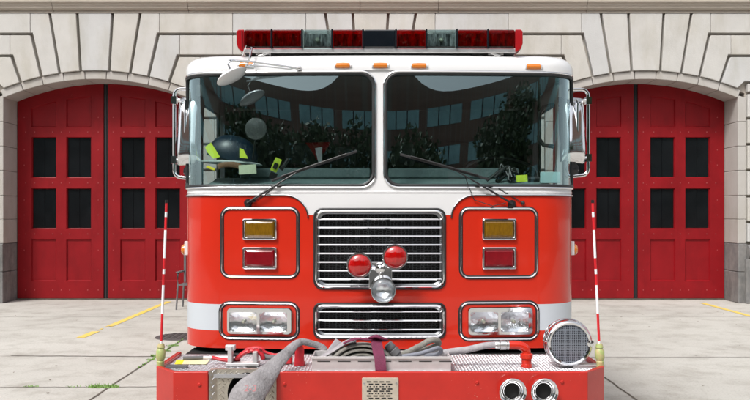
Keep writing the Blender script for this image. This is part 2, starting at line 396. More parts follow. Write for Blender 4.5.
# weeds in the joints
gr = MB()
def tuft(x, y, r, n, h):
    for _ in range(n):
        a = random.uniform(0, 2 * pi); d = r * sqrt(random.random()); px, py = x + d * cos(a) * 1.6, y + d * sin(a) * .6
        hh = random.uniform(.3, 1) * h; a2 = random.uniform(0, 2 * pi); ln = random.uniform(.2, 1.2) * hh; wd = .006
        gr.add([(px - wd, py, .004), (px + wd, py, .004), (px + cos(a2) * ln, py + sin(a2) * ln, hh)], [(0, 1, 2)])
for x, y_, r, n, h in ((-2.68, 7.84, .10, 200, .04), (-2.98, 7.86, .05, 25, .02), (-2.62, 9.55, .05, 90, .035), (-3.4, 7.86, .05, 40, .02),
                       (-2.62, 9.3, .04, 40, .03), (-2.62, 9.9, .05, 60, .03), (-2.62, 10.3, .05, 60, .03)): tuft(x, y_, r, n, h)
for _ in range(150):
    yy = random.uniform(8.8, 10.9); gr.add([(-2.63, yy, .004), (-2.61, yy, .004), (-2.62 + random.uniform(-.02, .02), yy + random.uniform(-.02, .02), random.uniform(.008, .025))], [(0, 1, 2)])
tag(gr.build('grass', m_grass, smooth=0), 'small green weeds growing out of the joints in the concrete', 'grass', kind='stuff')
lt = MB()
for k in range(46):
    x, yy = random.uniform(2.0, 7.0) if k % 3 else random.uniform(-7, -2.8), random.uniform(7.2, 14); s_ = random.uniform(.008, .03); a = random.random() * 3
    lt.add([(x, yy, .006), (x + s_ * cos(a) * 2, yy + s_ * sin(a), .012), (x + s_ * cos(a + 1), yy + s_ * sin(a + 1), .008), (x - s_ * .5, yy + s_ * .4, .006)], [(0, 1, 2, 3)])
tag(lt.build('litter', mat('dry_leaf', (.10, .07, .05), .9), smooth=0), 'tiny dry leaves and grit scattered over the concrete', 'litter', kind='stuff')

# ------------------------------------------------------------------ fire station
FS = empty('fire_station', (-.085, 15.28, 0), 'pale limestone fire station with wide arched red double doors behind the engine', 'building')
XS, YD = 5.3, 0.62                # bay spacing, door plane (local y)
R_, HW = 4.58, 1.78; ZC = 4.32 - R_
def arcz(x, r=R_): return ZC + sqrt(max(0, r * r - x * x))
BAYS = (-2, -1, 0, 1, 2)
RG = R_ + .155
wall = MB()
for b in BAYS:
    cx = b * XS; xs = [-XS / 2 + XS * i / 40 for i in range(41)]
    n = 24; hw2 = HW + .16
    arc = [(cx + hw2 * (1 - 2 * i / n), arcz(hw2 * (1 - 2 * i / n), RG)) for i in range(n + 1)]
    wall.prism([(cx - XS / 2, 5.62), (cx - XS / 2, arc[-1][1])] + arc[::-1] + [(cx + XS / 2, arc[0][1]), (cx + XS / 2, 5.62)], .12, .7)
    for sd in (-1, 1):
        x0, x1 = sorted((cx + sd * hw2, cx + sd * XS / 2)); wall.prism([(x0, 0), (x1, 0), (x1, arc[0][1]), (x0, arc[0][1])], .121, .7)
wall.prism([(-13.25, 5.62), (13.25, 5.62), (13.25, 8.6), (-13.25, 8.6)], .05, .7)
wall.box(-13.25, 13.25, .70, 1.2, 0, 8.6)
wall.build('wall', m_stone, FS, smooth=0)
G = .004
for b in BAYS:
    ring = MB()
    cx = b * XS; hwr = HW; a0 = math.asin(hwr / R_); nb = 9
    for k in range(nb):
        t0 = -a0 + 2 * a0 * k / nb + .0009; t1 = -a0 + 2 * a0 * (k + 1) / nb - .0009
        pts = [(cx + R_ * sin(t0 + (t1 - t0) * q / 5), ZC + R_ * cos(t0 + (t1 - t0) * q / 5)) for q in range(6)]
        pts2 = [(cx + RG * sin(t1 + (t0 - t1) * q / 5), ZC + RG * cos(t1 + (t0 - t1) * q / 5)) for q in range(6)]
        ring.prism((pts + pts2)[::-1], .045, .66)
    zs = arcz(HW) ; joints = [1.15, 1.62, 2.08, 2.56, 3.03, 3.50, zs + .0]
    for sd in (-1, 1):
        for z0, z1 in zip(joints[:-1], joints[1:]):
            x0, x1 = sorted((cx + sd * HW, cx + sd * (HW + .16))); top = z1 - G if z1 < zs else z1 + .03
            if z1 < zs: ring.prism([(x0, z0), (x1, z0), (x1, top), (x0, top)], .045, .66)
            else: ring.prism([(x0, z0), (x1, z0), (x1, zs + (0 if sd > 0 else 0.05)), (x0, zs + (0.05 if sd > 0 else 0))] , .045, .66)
    ring.build('arch_surround', m_stoneR, FS, smooth=0, bev=.012)
# rusticated blocks
H = .025
def jb(t, i): return None
zb = lambda x: arcz(x, RG) + .006
for b in BAYS:
    bl = MB()
    cx = b * XS
    def P(poly, y0=0.0):
        bl.prism([(cx + x, z) for x, z in poly], y0 + random.uniform(0, .006), .125, random.choice((0, 0, 1, 2)))
    def arcpts(xa, xb, n=5): return [(xa + (xb - xa) * i / n, zb(xa + (xb - xa) * i / n)) for i in range(n + 1)]
    J = [((.34, 5.575), .275), ((.87, 5.575), .68), ((1.22, 5.18), 1.03), ((1.60, 4.76), 1.43), ((1.93, 4.25), 1.78)]
    P([(-.34 + H, 5.575), (-.275 + H, zb(.25))] + arcpts(-.24, .24) + [(.275 - H, zb(.25)), (.34 - H, 5.575)])
    for s in (1, -1):
        def Q(poly):
            pl = [(s * x, z) for x, z in poly]; P(pl if s > 0 else pl[::-1])
        Q([(.34 + H, 5.575)] + arcpts(.275 + H, .68 - H) + [(.87 - H, 5.575)])
        Q([(.87 + H, 5.575)] + arcpts(.68 + H, 1.03 - H) + [(1.22 - H, 5.18 + H), (1.24, 5.18 + H), (1.24, 5.575)])
        Q([(1.22 + H, 5.18 - H)] + arcpts(1.03 + H, 1.43 - H) + [(1.60 - H, 4.76 + H), (1.63, 4.76 + H), (1.63, 5.18 - H)])
        Q([(1.60 + H, 4.76 - H)] + arcpts(1.43 + H, 1.78 - H) + [(1.92 - H, 4.25 + H), (2.02, 4.25 + H), (2.02, 4.76 - H)])
        Q([(1.245, 5.205), (XS / 2 - .003 if 1 else 0, 5.205), (XS / 2 - .003, 5.575), (1.245, 5.575)])
        Q([(1.635, 4.785), (XS / 2 - .003, 4.785), (XS / 2 - .003, 5.155), (1.635, 5.155)])
        Q([(2.025, 4.275), (XS / 2 - .003, 4.275), (XS / 2 - .003, 4.735), (2.025, 4.735)])
        zz = [1.16, 1.56, 2.06, 2.56, 3.06, 3.56, 4.05, 4.25]
        for q, (z0, z1) in enumerate(zip(zz[:-1], zz[1:])):
            hb = 0 if q == len(zz) - 2 else H
            if q == len(zz) - 2: z1 = 4.25; 
            Q([(HW + .175, z0 + H), (2.55 if q % 2 else 2.3, z0 + H), (2.55 if q % 2 else 2.3, z1 - H), (HW + .175, z1 - H)])
            Q([((2.55 if q % 2 else 2.3) + .004, z0 + H), (XS / 2 - .003, z0 + H), (XS / 2 - .003, z1 - H), ((2.55 if q % 2 else 2.3) + .004, z1 - H)])
    bl.build('rusticated_stonework', [m_stoneB, m_stoneC, m_stoneD], FS, smooth=0, bev=.010)
for b in BAYS:
    cx = b * XS
    for s in (1, -1):
        gb = MB()
        x0, x1 = sorted((cx + s * HW, cx + s * (HW + .17))); gb.box(x0, x1, .02, .66, 0, .60); gb.box(x0 + .001, x1 - .001, .023, .66, .606, 1.146)
        xa, xb = sorted((cx + s * (HW + .12), cx + s * (XS / 2 + (0 if abs(b) < 2 or s * b < 0 else 0))))
        gb.box(xa, xb, -.06, .07, 0, .86)
        gb.build('granite_base', m_granite, FS, smooth=0, bev=.015)
for b in (-2, -1, 0, 1):
    tor = MB()
    x0, x1 = b * XS + HW + .16, (b + 1) * XS - HW - .16
    prof = [(.06, .86), (-.04, .86), (-.055, .88), (-.085, .90), (-.11, .95), (-.115, 1.0), (-.10, 1.06), (-.06, 1.10), (-.02, 1.115), (0.0, 1.13), (.06, 1.13)]
    n = len(prof); vs = [(x, y, z) for x in (x0, x1) for y, z in prof]
    tor.add(vs, [(i, i + 1, i + 1 + n, i + n) for i in range(n - 1)] + [tuple(range(n)), tuple(range(2 * n - 1, n - 1, -1))])
    tor.build('base_moulding', m_granite, FS, smooth=40)
cr = MB()
prof = [(.06, 5.585), (-.005, 5.585), (-.005, 5.60), (.02, 5.61), (.02, 5.635), (-.03, 5.65), (-.05, 5.67), (-.05, 5.70), (-.062, 5.71), (-.075, 5.74), (-.11, 5.765), (-.11, 5.82), (.06, 5.85)]
xj = [-13.25, -9.2, -6.1, -3.5, -.2, 1.3, 4.15, 7.4, 10.1, 13.25]
for x0, x1 in zip(xj[:-1], xj[1:]):
    n = len(prof); vs = [(x, y, z) for x in (x0 + .004, x1 - .004) for y, z in prof]
    cr.add(vs, [(i, i + 1, i + 1 + n, i + n) for i in range(n - 1)] + [tuple(range(n)), tuple(range(2 * n - 1, n - 1, -1))])
cr.build('string_course', m_stoneT, FS, smooth=0)
co2 = MB(); co2.box(-13.4, 13.4, -.35, 1.3, 8.6, 8.75); co2.box(-13.3, 13.3, -.2, 1.25, 8.4, 8.6); co2.build('cornice', m_stoneT, FS, smooth=0)
for b in BAYS:
    th = MB(); th.box(b * XS - HW, b * XS + HW, .60, .75, 0, .03); th.build('threshold', m_joint, FS, smooth=0)
def door_leaf(cx, s):
    def X(x): return cx + s * x
    def zt(x): return arcz(x) - .003
    D = YD
    outer = dense([(.045, .035), (HW - .012, .035)], .5, False) + [(HW - .012 - (HW - .057) * i / 16, zt(HW - .012 - (HW - .057) * i / 16)) for i in range(17)]
    holes = []; kinds = []
    for x0, x1 in ((.29, .79), (.99, 1.49)):
        holes.append([(x0, 2.44), (x1, 2.44), (x1, 3.26), (x0, 3.26)]); kinds.append('w')
        holes.append([(x0, 1.42), (x1, 1.42), (x1, 2.24), (x0, 2.24)]); kinds.append('w')
        holes.append([(x0, .38), (x1, .38), (x1, 1.22), (x0, 1.22)]); kinds.append('p')
        holes.append([(x0, 3.46), (x1, 3.46)] + [(x1 + (x0 - x1) * i / 5, arcz(x1 + (x0 - x1) * i / 5) - .235) for i in range(6)]); kinds.append('p')
    vs, fs = cdt(outer, holes, None)
    m = MB(); m.add([(X(x), D, z) for x, z in vs], fs)
    n = len(outer)
    m.add([(X(x), D, z) for x, z in outer] + [(X(x), D + .07, z) for x, z in outer], [(i, (i + 1) % n, (i + 1) % n + n, i + n) for i in range(n)])
    for h, k in zip(holes, kinds):
        n = len(h); c0 = (sum(p[0] for p in h) / n, sum(p[1] for p in h) / n)
        ins = []
        for p in h:
            ins.append((p[0] + (.018 if p[0] < c0[0] else -.018), p[1] + (.018 if p[1] < c0[1] else -.018)))
        d1 = .034
        m.add([(X(x), D, z) for x, z in h] + [(X(x), D + d1, z) for x, z in ins], [(i, (i + 1) % n, (i + 1) % n + n, i + n) for i in range(n)])
        if k == 'p':
            m.add([(X(x), D + d1, z) for x, z in ins], [tuple(range(n))])
        else:
            m.add([(X(x), D + d1, z) for x, z in ins] + [(X(x), D + .058, z) for x, z in ins], [(i, (i + 1) % n, (i + 1) % n + n, i + n) for i in range(n)])
    bo = m
    for zz_ in (3.36, 2.34, 1.32, .20):
        for xx in (.15, .36, .54, .72, .89, 1.06, 1.24, 1.42, 1.60):
            for dz in ((-.03, .03) if zz_ != .2 and xx in (.36, .72, 1.06, 1.42) and 0 else (0,)):
                if xx in (.15, .89, 1.60) or xx in (.36, .72, 1.06, 1.42): bo.box(X(xx) - .008, X(xx) + .008, D - .005, D + .001, zz_ + dz - .008, zz_ + dz + .008, 1)
    for xx in (.15, 1.63):
        for zz_ in (.6, 1.0, 1.7, 2.0, 2.7, 3.0, 3.65): bo.box(X(xx) - .007, X(xx) + .007, D - .005, D + .001, zz_ - .007, zz_ + .007, 1)
    lf = m.build('door_leaf', [m_door, m_bolt], FS, smooth=0)
    for h, k in zip(holes, kinds):
        if k == 'w':
            wq = MB(); xs = sorted((X(h[0][0]), X(h[1][0])))
            wq.box(xs[0] - .0, xs[1], D + .052, D + .062, h[0][1], h[2][1])
            for q in range(1, 2):
                xx = xs[0] + (xs[1] - xs[0]) * q / 2; wq.box(xx - .003, xx + .003, D + .048, D + .0525, h[0][1], h[2][1], 1)
            for q in ():
                zz_ = 0; wq.box(xs[0], xs[1], D + .0365, D + .041, zz_ - .0014, zz_ + .0014, 1)
            wq.build('window', [m_doorglass, m_lead], lf, smooth=0)
for b in BAYS:
    for s in (-1, 1): door_leaf(b * XS, s)
    sm = MB(); sm.box(b * XS - .044, b * XS + .044, YD + .03, YD + .06, .03, 4.315); sm.box(b * XS - .006, b * XS + .012, YD + .012, YD + .031, .03, 4.31)
    sm.build('door_seal', m_seam, FS, smooth=0)

# metal armchair by the doors
CH = empty('metal_armchair', (-3.30, 14.5, 0), 'grey metal armchair standing by the red doors, half hidden behind the engine', 'chair')
for px in (-.24, .24):
    for py in (-.22, .22):
        l = MB(); l.sweep([(px * 1.1, py * 1.1, 0), (px, py, .44)], .016, 8); l.build('leg', m_iron, CH)
    a = MB(); a.sweep([(px, -.22, .44), (px, -.24, .62), (px, -.18, .67), (px, .24, .66)], .016, 8); a.sweep([(px, -.27, .675), (px, .1, .675)], (.03, .012), 8); a.build('armrest', m_iron, CH)
a = MB()
for k in range(7): a.box(-.24, .24, -.24 + k * .07, -.19 + k * .07, .435, .45)
a.build('seat', m_iron, CH)
a = MB()
for k in range(6): a.box(-.24 + k * .086, -.20 + k * .086, .22, .235, .46, 1.0)
a.box(-.26, .26, .215, .24, 1.0, 1.06); a.build('backrest', m_iron, CH)

# ------------------------------------------------------------------ fire engine
TX, TY = 4.7 / F * 4.9, 4.9
T = empty('fire_engine', (TX, TY, 0), 'red and white fire engine facing the camera with chrome grille and red light bar', 'fire engine')
def LP(px, py, Y):      # photo pixel at world distance Y -> engine-local point
    return ((px - CX) * Y / F - TX, Y - TY, CZ + (HY - py) * Y / F)
W_ = 1.252
# plan contour of the cab front by heading integration
K1 = .10; S1 = .96; RC = .262
tab = [(0.0, 0.0, 0.0, 0.0)]; ds = .002; s = x = yv = hd = 0.0
while hd < pi / 2:
    k = K1 / S1 if s < S1 else 1 / RC
    x += cos(hd) * ds; yv += sin(hd) * ds; hd += k * ds; s += ds; tab.append((s, x, yv, hd))
SCF = W_ / tab[-1][1]; SE = tab[-1][0]; YE = tab[-1][2]
def contour(s):
    sg = 1 if s >= 0 else -1; a = abs(s)
    if a >= SE: return sg * W_, YE + (a - SE), sg * 1.0, 0.0
    i = min(len(tab) - 2, int(a / ds)); t = (a - tab[i][0]) / ds
    q = [tab[i][k] + (tab[i + 1][k] - tab[i][k]) * t for k in range(4)]
    return sg * q[1] * SCF, q[2], sg * sin(q[3]), -cos(q[3])
def s_of_x(x):
    a = abs(x) / SCF
    lo, hi = 0, len(tab) - 1
    while hi - lo > 1:
        m = (lo + hi) // 2
        if tab[m][1] < a: lo = m
        else: hi = m
    t = (a - tab[lo][1]) / max(1e-9, tab[hi][1] - tab[lo][1])
    return math.copysign(tab[lo][0] + t * ds, x)
ZBEL = 1.84
def rec(z): return max(0.0, (z - ZBEL)) * 0.095
def SURF(s, z, off=0.0):
    x, y, nx, ny = contour(s); wgt = max(0.0, 1 - max(0, y) / YE) if y < YE else 0
    return (x + nx * off, y + ny * off + rec(z) * wgt, z)
def FXZ(px, py):      # pixel on the cab front -> (x, z)
    Y = 4.9
    for _ in range(4):
        xx = (px - CX) * Y / F - TX; z = CZ + (HY - py) * Y / F
        Y = 4.9 + SURF(s_of_x(max(-1.2, min(1.2, xx))), z)[1]
    return xx, z
def FP(px, py, off=0.0):
    xx, z = FXZ(px, py); return SURF(s_of_x(xx), z, off)
def loopsurf(loop, off=0.0, step=.03, closed=True):    # (x,z) loop on front -> 3d points
    return [SURF(s_of_x(x), z, off) for x, z in dense(loop, step, closed)]

ZT = 2.625
# windscreen openings in (s, z)
s_in = .040; s_out = SE - .015
zwb, zwt = 1.885, 2.582
def wloop(sg, grow=0.0):
    lp = rrect(s_in - grow, s_out + grow * .6, zwb - grow, zwt + grow, (.03, .04, .085, .085), 8)
    return lp if sg > 0 else [(-x, z) for x, z in lp][::-1]
gx0, gz1 = FXZ(316.5, 211); gx1, gz0 = FXZ(443.5, 286.5)
hx0, hz1 = FXZ(316.5, 305.5); hx1, hz0 = FXZ(443, 336)
gx1 = -gx0; hx1 = -hx0
toS = lambda lp: [(s_of_x(x), z) for x, z in lp]
gl = rrect(gx0, gx1, gz0, gz1, .05); hl = rrect(hx0, hx1, hz0, hz1, .04)
LEN = SE + 2.6
sidewin = lambda a, b, sg: [(sg * x, z) for x, z in rrect(SE + a, SE + b, 1.72, 2.48, .05)][::sg]
holes = [dense(wloop(1), .05), dense(wloop(-1), .05), toS(gl), toS(hl)]
for sg in (1, -1):
    holes += [dense(sidewin(.20, .98, sg), .2), dense(sidewin(1.35, 2.35, sg), .2)]
HLB = []
for X0 in (220.6, 460.2):
    u0, v1 = FXZ(X0 + 9, 309.5); u1, v0 = FXZ(X0 + 69.5, 332.5); HLB.append((u0, u1, v0, v1)); holes.append(toS(rrect(u0, u1, v0, v1, .02)))
ZCB = .872
# paint boundary on the front
def zbound(x):
    a = abs(x); A = .150; B = .140; X0 = .592
    if a >= X0: return 1.822
    if a <= X0 - A: return 1.682
    return 1.682 + B * sqrt(max(0, 1 - ((X0 - a) / A) ** 2))
xb = [X for X in [i * .01 for i in range(-126, 127)]]
bl_ = []
q = .592; A = .150
right = [(.447 + .0, gz1 - .0)]
curve = [(.442 + .15 * (1 - cos(t * pi / 2 / 12)), 1.682 + .14 * sin(t * pi / 2 / 12)) for t in range(13)]
curveR = [(s_of_x(x), z) for x, z in curve] + [(s_, 1.822) for s_ in [s_of_x(.592) + .03 * i for i in range(1, 100)] if s_ < LEN - .02] + [(LEN, 1.822)]
curveL = [(-a, z) for a, z in curveR]
st0, st1 = CZ + (HY - 331.5) / 162.24, CZ + (HY - 305) / 162.24
sxs = s_of_x(.977)
stR = dense([(sxs, st0), (LEN, st0)], .03, False); stR2 = dense([(sxs, st1), (LEN, st1)], .03, False)
extra = [curveR, curveL, stR, stR2, [(-a, z) for a, z in stR], [(-a, z) for a, z in stR2], dense([(sxs, st0), (sxs, st1)], .04, False), dense([(-sxs, st0), (-sxs, st1)], .04, False),
         [(s_of_x(gx0 - .01), 1.70), (s_of_x(-gx0 + .01), 1.70)]]
outer = dense([(-LEN, ZCB), (LEN, ZCB), (LEN, ZT), (-LEN, ZT)], .03)
vs, fs = cdt(outer, holes, (.03, .06), extra)
m = MB()
m.v = [SURF(a, z) for a, z in vs]
0 and print('AREA', sum(abs((vs[f[1]][0]-vs[f[0]][0])*(vs[f[2]][1]-vs[f[0]][1])-(vs[f[2]][0]-vs[f[0]][0])*(vs[f[1]][1]-vs[f[0]][1]))/2 for f in fs if len(f)==3), 2*LEN*(ZT-ZCB))
for f in fs:
    a = sum(vs[i][0] for i in f) / 3; z = sum(vs[i][1] for i in f) / 3; x = contour(a)[0]
    mi = 0
    aa = abs(a)
    if z > zbound(x if aa < SE else 1.25) and not (aa < s_of_x(.445) and z < 1.70): mi = 1
    if aa > sxs and st0 < z < st1: mi = 2
    m.f.append(f); m.mi.append(mi)
# back wall, floor, inside
m.box(-W_ + .01, W_ - .01, YE + 2.58, YE + 2.6, .9, 2.62, 0)
cab = m.build('cab_body', [m_red, m_white, m_stripe], T, smooth=40)
cab.data.polygons.foreach_set('use_smooth', [True] * len(cab.data.polygons))
lin = MB()
ring_s = [(-LEN + .05) + (2 * LEN - .1) * i / 120 for i in range(121)]
lin.v = []
for z in (.9, 1.70): lin.v += [SURF(a, z, -.05) for a in ring_s]
lin.f = [(i, i + 1, i + 122, i + 121) for i in range(120)]; lin.mi = [0] * 120
lin.box(-1.19, 1.19, .30, 2.8, .9, .93); lin.box(-1.2, 1.2, YE + 2.5, YE + 2.55, .9, 2.6); lin.box(-1.19, 1.19, .2, 2.8, 2.585, 2.60)
for sg in (-1, 1):
    x0, x1 = sorted((sg * 1.20, sg * 1.235))
    for y0, y1 in ((YE + .98, YE + 1.35), (YE + 2.35, YE + 2.6)): lin.box(x0, x1, y0, y1, .95, 2.58)
lin.box(-1.235, 1.235, 1.65, 1.75, .93, 2.56)       # partition behind the front seats, widened to block crew-window light and darken the cab
lin.build('cab_lining', m_int, T, smooth=30)
pil = MB()
for sg in (-1, 1):
    x0, x1 = sorted((sg * 1.195, sg * 1.235)); pil.box(x0, x1, YE + .14, YE + .20, 1.7, 2.58)
pil.build('door_pillar', m_white, T, bev=.008)
# roof
rf = MB(); prof = [(0.0, 2.603), (-.010, 2.604), (-.012, 2.64), (-.004, 2.668), (.018, 2.693), (.05, 2.710), (.11, 2.722), (.20, 2.732)]
NR = 160; Ls = [-(SE + 2.62) + 2 * (SE + 2.62) * i / NR for i in range(NR + 1)]
for ins, z in prof:
    for a in Ls:
        p = SURF(a, min(z, 2.64), -ins); rf.v.append((p[0], p[1], z))
for r in range(len(prof) - 1):
    for i in range(NR): rf.f.append((r * (NR + 1) + i, r * (NR + 1) + i + 1, (r + 1) * (NR + 1) + i + 1, (r + 1) * (NR + 1) + i)); rf.mi.append(0)
k = (len(prof) - 1) * (NR + 1); rf.f.append(tuple(range(k, k + NR + 1))); rf.mi.append(0)
rf.f.append(tuple(r * (NR + 1) for r in range(len(prof))) + tuple(r * (NR + 1) + NR for r in range(len(prof) - 1, -1, -1))); rf.mi.append(0)
rf.build('roof', m_white, T, smooth=40)
# windscreens, side windows
def surf_sheet(lp, step, off):
    vs, fs = cdt(lp, [], step); mm = MB(); mm.v = [SURF(a, z, off) for a, z in vs]; mm.f = fs; mm.mi = [0] * len(fs); return mm
for sg in (1, -1):
    lp = dense(wloop(sg, .012), .03)
    g_ = surf_sheet(lp, .03, -.008).build('windscreen', m_wind, T, smooth=0); g_.data.polygons.foreach_set('use_smooth', [True] * len(g_.data.polygons))
    f3 = MB(); pts = [SURF(a, z, .004) for a, z in dense(wloop(sg, .004), .03)]; f3.sweep(pts, (.011, .011), 8, True, (0, -1, 0)); f3.build('seal', m_rubber, g_)
    f3 = MB(); pts = [SURF(a, z, .008) for a, z in dense(wloop(sg, .015), .03)]; f3.sweep(pts, (.0065, .0065), 8, True, (0, -1, 0)); f3.build('trim', m_chrome, g_)
    for a, b in ((.20, .98), (1.35, 2.35)):
        sheet = MB(); lp = sidewin(a, b, sg); n = len(lp); sheet.v = [SURF(p, z, -.008) for p, z in lp]; sheet.f = [tuple(range(n))]; sheet.mi = [0]
        sw = sheet.build('side_window', m_sideg, T, smooth=0)
        t = MB(); t.sweep([SURF(p, z, .003) for p, z in lp], .009, 6, True, (1, 0, 0)); t.build('seal', m_rubber, sw)
# trim lines on the paint
def line_tube(pts, r, mt, name, off=0.0):
    t = MB(); t.sweep([SURF(a, z, off) for a, z in pts], r, 8, False, (0, 0, 1)); return t.build(name, mt, T)
for cv in (curveR, curveL):
    pts = dense([p for p in cv if abs(p[0]) < SE + 2.5], .03, False)
    line_tube(pts, (.008, .005), m_rubber, 'paint_trim', .002); line_tube([(a, z + .003) for a, z in pts], (.0035, .004), m_chrome, 'paint_trim', .006)
# lip under the windscreen on the sides
line_tube([(-SE - 2 + (2 * SE + 4) * i / 140, 1.842) for i in range(141)], (.004, .006), m_white, 'paint_trim', .0)
# grilles
def grille(lp, bars, zin0, zin1, x0, x1, bezel):
    gp = MB(); pts = loopsurf(lp, .008); gp.sweep(pts, (.010, .010), 8, True, (0, -1, 0)); gr_ = gp.build('grille_frame', m_chrome, T)
    gp = MB(); pts = loopsurf([(x * (1 + .016 / abs(x0)) if 0 else x + math.copysign(.013, x), z + math.copysign(.013, z - (zin0 + zin1) / 2)) for x, z in lp], .004)
    gp.sweep(pts, (.006, .006), 8, True, (0, -1, 0)); gp.build('seal', m_rubber, gr_)
    # inner chrome lip
    gp = MB(); L2 = [(x * (abs(x0) - .019) / abs(x0), (z - (zin0 + zin1) / 2) * ((zin1 - zin0) / 2 - .018) / ((zin1 - zin0) / 2) + (zin0 + zin1) / 2) for x, z in lp]
    a = loopsurf(lp, .006, 9); b = loopsurf(L2, -.006, 9); n = len(a); gp.add(a + b, [(i, (i + 1) % n, (i + 1) % n + n, i + n) for i in range(n)])
    c_ = loopsurf(L2, -.05, 9); gp.add(b + c_, [(i, (i + 1) % n, (i + 1) % n + n, i + n) for i in range(n)], 1)
    gp.build('inner_lip', [m_lip, m_black], gr_)
    gp = MB(); n = 30
    for i in range(n): 
        xa, xb_ = x0 + (x1 - x0) * i / n, x0 + (x1 - x0) * (i + 1) / n
        gp.add([SURF(s_of_x(xa), zin0, -.05), SURF(s_of_x(xb_), zin0, -.05), SURF(s_of_x(xb_), zin1, -.05), SURF(s_of_x(xa), zin1, -.05)], [(0, 1, 2, 3)])
    gp.build('grille_mesh', m_gmesh, gr_)
    for zb_ in bars:
        bb = MB(); P_ = [SURF(s_of_x(x0 + .012 + (x1 - x0 - .024) * i / 20), zb_, -.004) for i in range(21)]
        bb.sweep(P_, (.012, .0062), 8, False, (0, 0, 1)); bb.build('grille_bar', m_chrome, gr_)
zy = lambda py: CZ + (HY - py) / 162.24
grille(gl, [zy(v) for v in (219.2, 227.6, 236.2, 244.8, 253.5, 262.2, 270.8, 279.3)], gz0, gz1, gx0, gx1, 0)
grille(hl, [zy(v) for v in (311.6, 320.5, 329.6)], hz0, hz1, hx0, hx1, 0)
# recess tunnel cover behind the grilles
# framed lamp panels
def ringloop(px0, px1, py0, py1, r, name='panel_trim', rr=.0075):
    x0, z1 = FXZ(px0, py0); x1, z0 = FXZ(px1, py1)
    lp = rrect(x0, x1, z0, z1, r)
    t = MB(); t.sweep(loopsurf(lp, .001), (.0125, .006), 8, True, (0, -1, 0)); o = t.build(name, m_rubber, T)
    t = MB(); t.sweep(loopsurf(lp, .006), (rr * .72, .006), 8, True, (0, -1, 0)); t.build('trim', m_chrome, o)
    return o, lp
def framed(px0, px1, py0, py1, bw, r, depth, proud, name, mt, lensmt, lens_dome=.008, lensname='lens'):
    """chrome bezel with a domed lens, following the cab front"""
    x0, z1 = FXZ(px0, py0); x1, z0 = FXZ(px1, py1)
    def ringp(g_, off, rr):
        return loopsurf(rrect(x0 + g_, x1 - g_, z0 + g_, z1 - g_, rr, 5), off, 9)
    rings = [ringp(0, 0, r), ringp(.001, proud * .8, r), ringp(.006, proud, r * .9), ringp(bw - .004, proud, r * .6), ringp(bw, proud * .8, r * .5), ringp(bw, proud * .3, r * .5)]
    t = MB(); n = len(rings[0])
    for a, b in zip(rings[:-1], rings[1:]): t.add(a + b, [(i, (i + 1) % n, (i + 1) % n + n, i + n) for i in range(n)])
    o = t.build(name, mt, T, smooth=50)
    l = MB(); lr = [ringp(bw, proud * .5, r * .5), ringp(bw + .003, proud * .5 + lens_dome * .6, r * .5), ringp(bw + .012, proud * .5 + lens_dome, r * .4)]
    for a, b in zip(lr[:-1], lr[1:]): l.add(a + b, [(i, (i + 1) % n, (i + 1) % n + n, i + n) for i in range(n)])
    l.add(lr[-1], [tuple(range(n))])
    l.build(lensname, lensmt, o, smooth=50)
    return o
for (a, b, c_, d) in ((222.2, 298, 208.4, 277), (460.8, 536.4, 208.4, 277)): ringloop(a, b, c_, d, .05)
for x0, x1 in ((243.2, 277.2), (481.7, 515.7)):
    framed(x0, x1, 218.6, 239.8, .016, .010, 0, .024, 'amber_warning_light', m_chrome, m_amberdull, .012)
    framed(x0, x1, 247, 269, .016, .010, 0, .024, 'red_warning_light', m_chrome, m_redlens, .012)
def headlight(px0, px1, py0, py1):
    x0, z1 = FXZ(px0, py0); x1, z0 = FXZ(px1, py1); xc, zc = (x0 + x1) / 2, (z0 + z1) / 2
    t = MB(); N = 18; Mz = 14
    def pt(i, j):
        u = -1 + 2 * i / N; v = -1 + 2 * j / Mz; d = .038 * (1 - .55 * max(0, (1 - (u * u + v * v) * .62))) if 0 else 0
        dep = .004 - .018 * max(0.0, 1 - (u * u * .75 + v * v * .75)) 
        p = SURF(s_of_x(xc + u * (x1 - x0) / 2), zc + v * (z1 - z0) / 2, .016 + dep); return p
    t.add([pt(i, j) for j in range(Mz + 1) for i in range(N + 1)], [(j * (N + 1) + i, j * (N + 1) + i + 1, (j + 1) * (N + 1) + i + 1, (j + 1) * (N + 1) + i) for j in range(Mz) for i in range(N)])
    o = t.build('headlight', m_reflector, T, smooth=60)
    p = SURF(s_of_x(xc), zc, 0.0); bb = MB(); bb.lathe([(.0, .030), (.008, .028), (.011, .020), (.011, 0)], axisY(*p), 16); bb.build('bulb', m_bulb, o)
    l = MB(); lp = rrect(x0, x1, z0, z1, .008, 3); a = loopsurf(lp, .020, 9); b = loopsurf([(xc + (x - xc) * .93, zc + (z - zc) * .9) for x, z in lp], .030, 9); n = len(a)
    l.add(a + b, [(i, (i + 1) % n, (i + 1) % n + n, i + n) for i in range(n)]); l.add(b, [tuple(range(n))])
    l.build('lens', m_clearlens, o, smooth=60)
